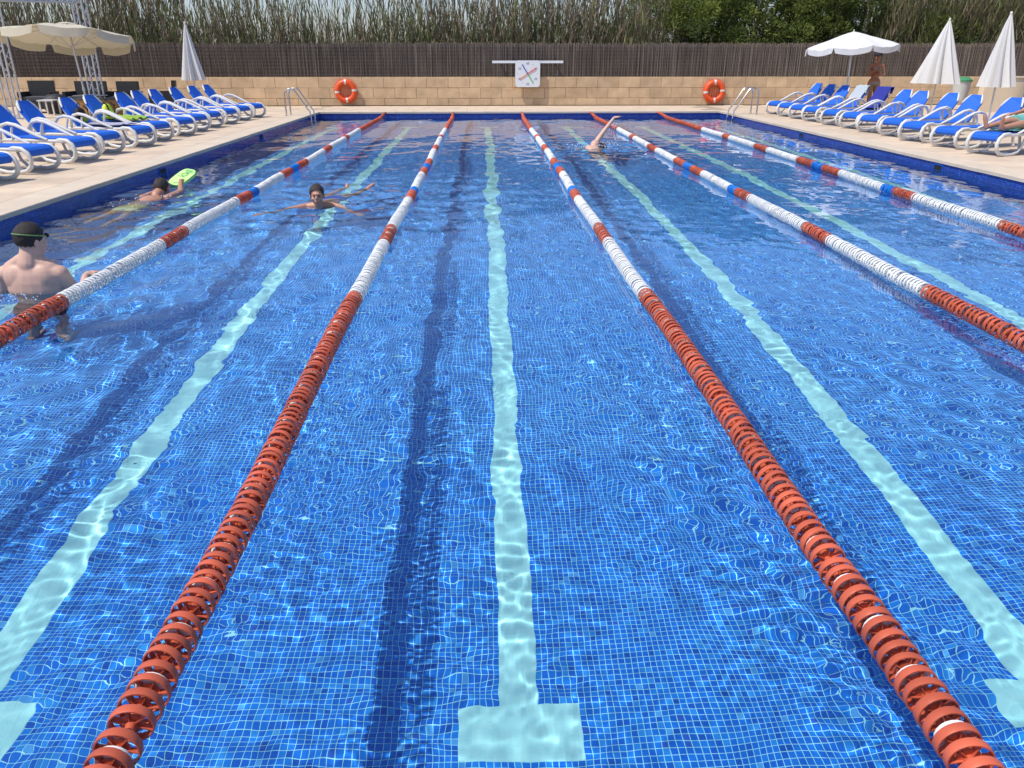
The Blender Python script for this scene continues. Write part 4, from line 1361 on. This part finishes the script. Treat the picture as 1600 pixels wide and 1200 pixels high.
# --- 4: crawl swimmer with an arm in the air, far lane
cx_, cy_ = .98, 15.45
HM = Matrix.Translation((cx_ + .14, cy_ - .10, -.02)) @ Matrix.Rotation(2.2, 4, 'Z') @ Matrix.Rotation(-1.3, 4, 'X')
P = head_parts(HM, 1.0)
P += [('e', (cx_ - .05, cy_ - .35, -.06), (.19, .26, .11), (0, .35, 0)), ('e', (cx_ - .08, cy_ - .70, -.13), (.15, .24, .10)),
      ('c', (cx_ + .04, cy_ - .2, -.04), (cx_ + .12, cy_ - .12, -.03), .07, .06),
      ('e', (cx_ - .02, cy_ - .22, .055), (.085, .10, .085)),
      ('c', (cx_ - .02, cy_ - .20, .06), (cx_ + .17, cy_ - .12, .31), .058, .042), ('c', (cx_ + .17, cy_ - .12, .31), (cx_ + .35, cy_ - .02, .52), .041, .027),
      ('c', (cx_ - .22, cy_ - .25, -.12), (cx_ - .35, cy_ - .05, -.35), .05, .04), ('c', (cx_ - .35, cy_ - .05, -.35), (cx_ - .30, cy_ + .2, -.45), .04, .027),
      ('e', (cx_ - .08, cy_ - .95, -.16), (.155, .16, .10)),
      ('c', (cx_ - .16, cy_ - 1.0, -.16), (cx_ - .18, cy_ - 1.4, -.16), .08, .055), ('c', (cx_ - .18, cy_ - 1.4, -.16), (cx_ - .17, cy_ - 1.8, -.12), .052, .034),
      ('c', (cx_ + .0, cy_ - 1.0, -.18), (cx_ + .02, cy_ - 1.38, -.26), .08, .055), ('c', (cx_ + .02, cy_ - 1.38, -.26), (cx_ + .01, cy_ - 1.75, -.30), .052, .034)]
hand(P, (cx_ + .355, cy_ - .01, .525), (.85, .3, .25), (.3, 0, -1), curl=.35, side=1)
crawl = person('swimmer with one pale arm raised out of the water, far lane right of centre', P, M_skin, .009, 5)
hair(crawl, HM)
MB().ell((cx_ - .08, cy_ - .95, -.16), (.168, .18, .112), nu=20, nv=10).build('swimsuit', M_black, crawl, True)
drops = MB()
for k in range(46):
    t = random.random()
    drops.ell((cx_ + .22 + .22 * random.random(), cy_ + random.uniform(-.1, .1), .03 + (.40) * t), [random.uniform(.004, .011), .005, random.uniform(.010, .030)], nu=6, nv=5)
for k in range(60):
    a = random.uniform(0, 6.28); q = random.uniform(.15, .55)
    drops.ell((cx_ - .05 + q * math.cos(a), cy_ - .15 + q * math.sin(a) * .8, random.uniform(.01, .07)), [random.uniform(.005, .014)] * 3, nu=6, nv=5)
for k in range(40):
    drops.ell((bx + random.uniform(-.25, .3), by - .6 + random.uniform(-.6, .5), random.uniform(.008, .04)), [random.uniform(.003, .008)] * 3, nu=6, nv=5)
for k in range(26):
    drops.ell((mx + random.uniform(-.2, .15), my - .2 + random.uniform(-.1, .1), random.uniform(.004, .012)), [random.uniform(.003, .007)] * 3, nu=6, nv=5)
M_foam = mat('water_spray', (.85, .9, .95), .2, trans=.5)
tag(drops.build('water_spray', M_foam, None, True), 'spray of water drops thrown up around the swimmers', 'spray', kind='stuff')

# --- 5: woman standing in the shade of the white parasol
wx, wy = 9.50, 22.15
HM = Matrix.Translation((wx + .0, wy, DK + 1.47)) @ Matrix.Rotation(-.5, 4, 'Z') @ Matrix.Rotation(.18, 4, 'X')
z0 = DK
P = head_parts(HM, 1.0)
P += [('c', (wx, wy + .01, z0 + 1.30), (wx, wy, z0 + 1.42), .046, .044), ('e', (wx, wy, z0 + 1.17), (.145, .095, .15)), ('e', (wx, wy, z0 + 1.00), (.115, .085, .16)),
      ('e', (wx, wy, z0 + .84), (.160, .11, .12)), ('c', (wx, wy, z0 + 1.28), (wx - .15, wy, z0 + 1.255), .045, .045), ('c', (wx, wy, z0 + 1.28), (wx + .15, wy, z0 + 1.255), .045, .045),
      ('e', (wx - .065, wy - .075, z0 + 1.155), (.062, .055, .058)), ('e', (wx + .065, wy - .075, z0 + 1.155), (.062, .055, .058)),
      ('c', (wx - .17, wy, z0 + 1.25), (wx - .22, wy - .04, z0 + 1.0), .042, .035), ('c', (wx - .22, wy - .04, z0 + 1.0), (wx - .10, wy - .17, z0 + 1.12), .034, .024),
      ('c', (wx + .17, wy, z0 + 1.25), (wx + .23, wy - .03, z0 + 1.0), .042, .035), ('c', (wx + .23, wy - .03, z0 + 1.0), (wx + .05, wy - .17, z0 + 1.05), .034, .024),
      ('c', (wx - .085, wy, z0 + .80), (wx - .07, wy - .01, z0 + .45), .090, .055), ('c', (wx - .07, wy - .01, z0 + .45), (wx - .07, wy + .02, z0 + .07), .055, .034),
      ('c', (wx + .085, wy, z0 + .80), (wx + .08, wy - .02, z0 + .45), .090, .055), ('c', (wx + .08, wy - .02, z0 + .45), (wx + .09, wy + .02, z0 + .07), .055, .034),
      ('c', (wx - .07, wy + .03, z0 + .035), (wx - .08, wy - .14, z0 + .028), .034, .024), ('c', (wx + .09, wy + .03, z0 + .035), (wx + .11, wy - .14, z0 + .028), .034, .024)]
hand(P, (wx - .095, wy - .18, z0 + 1.125), (.8, -.2, .3), (0, .3, -1), curl=.5, side=1)
hand(P, (wx + .04, wy - .18, z0 + 1.055), (-.9, 0, .1), (0, .3, -1), curl=.5, side=-1)
wom = person('tanned woman in bikini and dark cap standing with folded arms under the white parasol', P, M_skin2, .0095, 5)
hair(wom, HM)
MB().ell(xf(HM, (0, .01, .045)), (.090, .108, .088), HM.to_3x3(), 20, 8, v1=.5).build('cap', M_black, wom, True)
MB().ell(xf(HM, (0, -.13, .050)), (.062, .075, .008), HM.to_3x3(), 16, 6).build('cap_visor', M_black, wom, True)
tp = MB()
for q in (-1, 1): tp.ell((wx + q * .065, wy - .085, z0 + 1.155), (.060, .052, .050), nu=14, nv=8)
tp.tube([(wx + .125 * math.cos(a) * 1.22, wy + .105 * math.sin(a), z0 + 1.14) for a in np.linspace(0, 6.28, 24, endpoint=False)], .006, 5, closed=True)
tp.build('bikini_top', M_bikini, wom, True)
MB().ell((wx, wy, z0 + .80), (.172, .122, .085), nu=20, nv=8).build('bikini_bottom', M_bikini, wom, True)

# --- 6: person lying on the nearest right lounger
lo = RL[0]
P = []
def lp(x, y, z): return on_lounger(lo, (x, y, z))
for q in (-1, 1):
    P += [('c', lp(1.0, q * .09, .46), lp(.62, q * .10, .47 + .02 * q), .085, .058), ('c', lp(.62, q * .10, .47 + .02 * q), lp(.22, q * .12, .42), .056, .036),
          ('c', lp(.19, q * .12, .41), lp(.14, q * .15, .55), .036, .028), ('c', lp(.14, q * .15, .55), lp(.12, q * .16, .60), .030, .018)]
    P += [('c', lp(1.48, q * .17, .84), lp(1.28, q * .30, .62), .048, .038), ('c', lp(1.28, q * .30, .62), lp(1.05, q * .30, .58), .036, .026)]
P += [('e', lp(1.08, 0, .48), (.16, .16, .11)), ('c', lp(1.12, 0, .50), lp(1.42, 0, .80), .14, .15), ('c', lp(1.42, -.12, .82), lp(1.42, .12, .82), .075, .075), ('c', lp(1.48, 0, .88), lp(1.55, 0, .98), .055, .05)]
HM = Matrix.Translation(lp(1.58, 0, 1.05)) @ Matrix.Rotation(lo.rotation_euler.z - math.pi / 2, 4, 'Z') @ Matrix.Rotation(-.5, 4, 'X')
P += head_parts(HM, 1.0)
hand(P, lp(1.04, .30, .58), tuple(Vector(lp(0, 0, 0)) - Vector(lp(1, 0, 0))), (0, 0, -1), curl=.4, side=1)
hand(P, lp(1.04, -.30, .58), tuple(Vector(lp(0, 0, 0)) - Vector(lp(1, 0, 0))), (0, 0, -1), curl=.4, side=-1)
ly = person('person lying on a lounger at the right edge, only bare legs and feet in view', P, M_skin3, .010, 5)
hair(ly, HM)
sh = MB()
for q in (-1, 1): sh.tube([lp(1.12, q * .08, .48), lp(.82, q * .095, .475)], [.115, .105], 16)
sh.ell(lp(1.10, 0, .49), (.18, .18, .125), nu=20, nv=8).build('shorts', M_teal, ly, True)

for o in UNDER:
    o.cycles.is_caustics_receiver = True
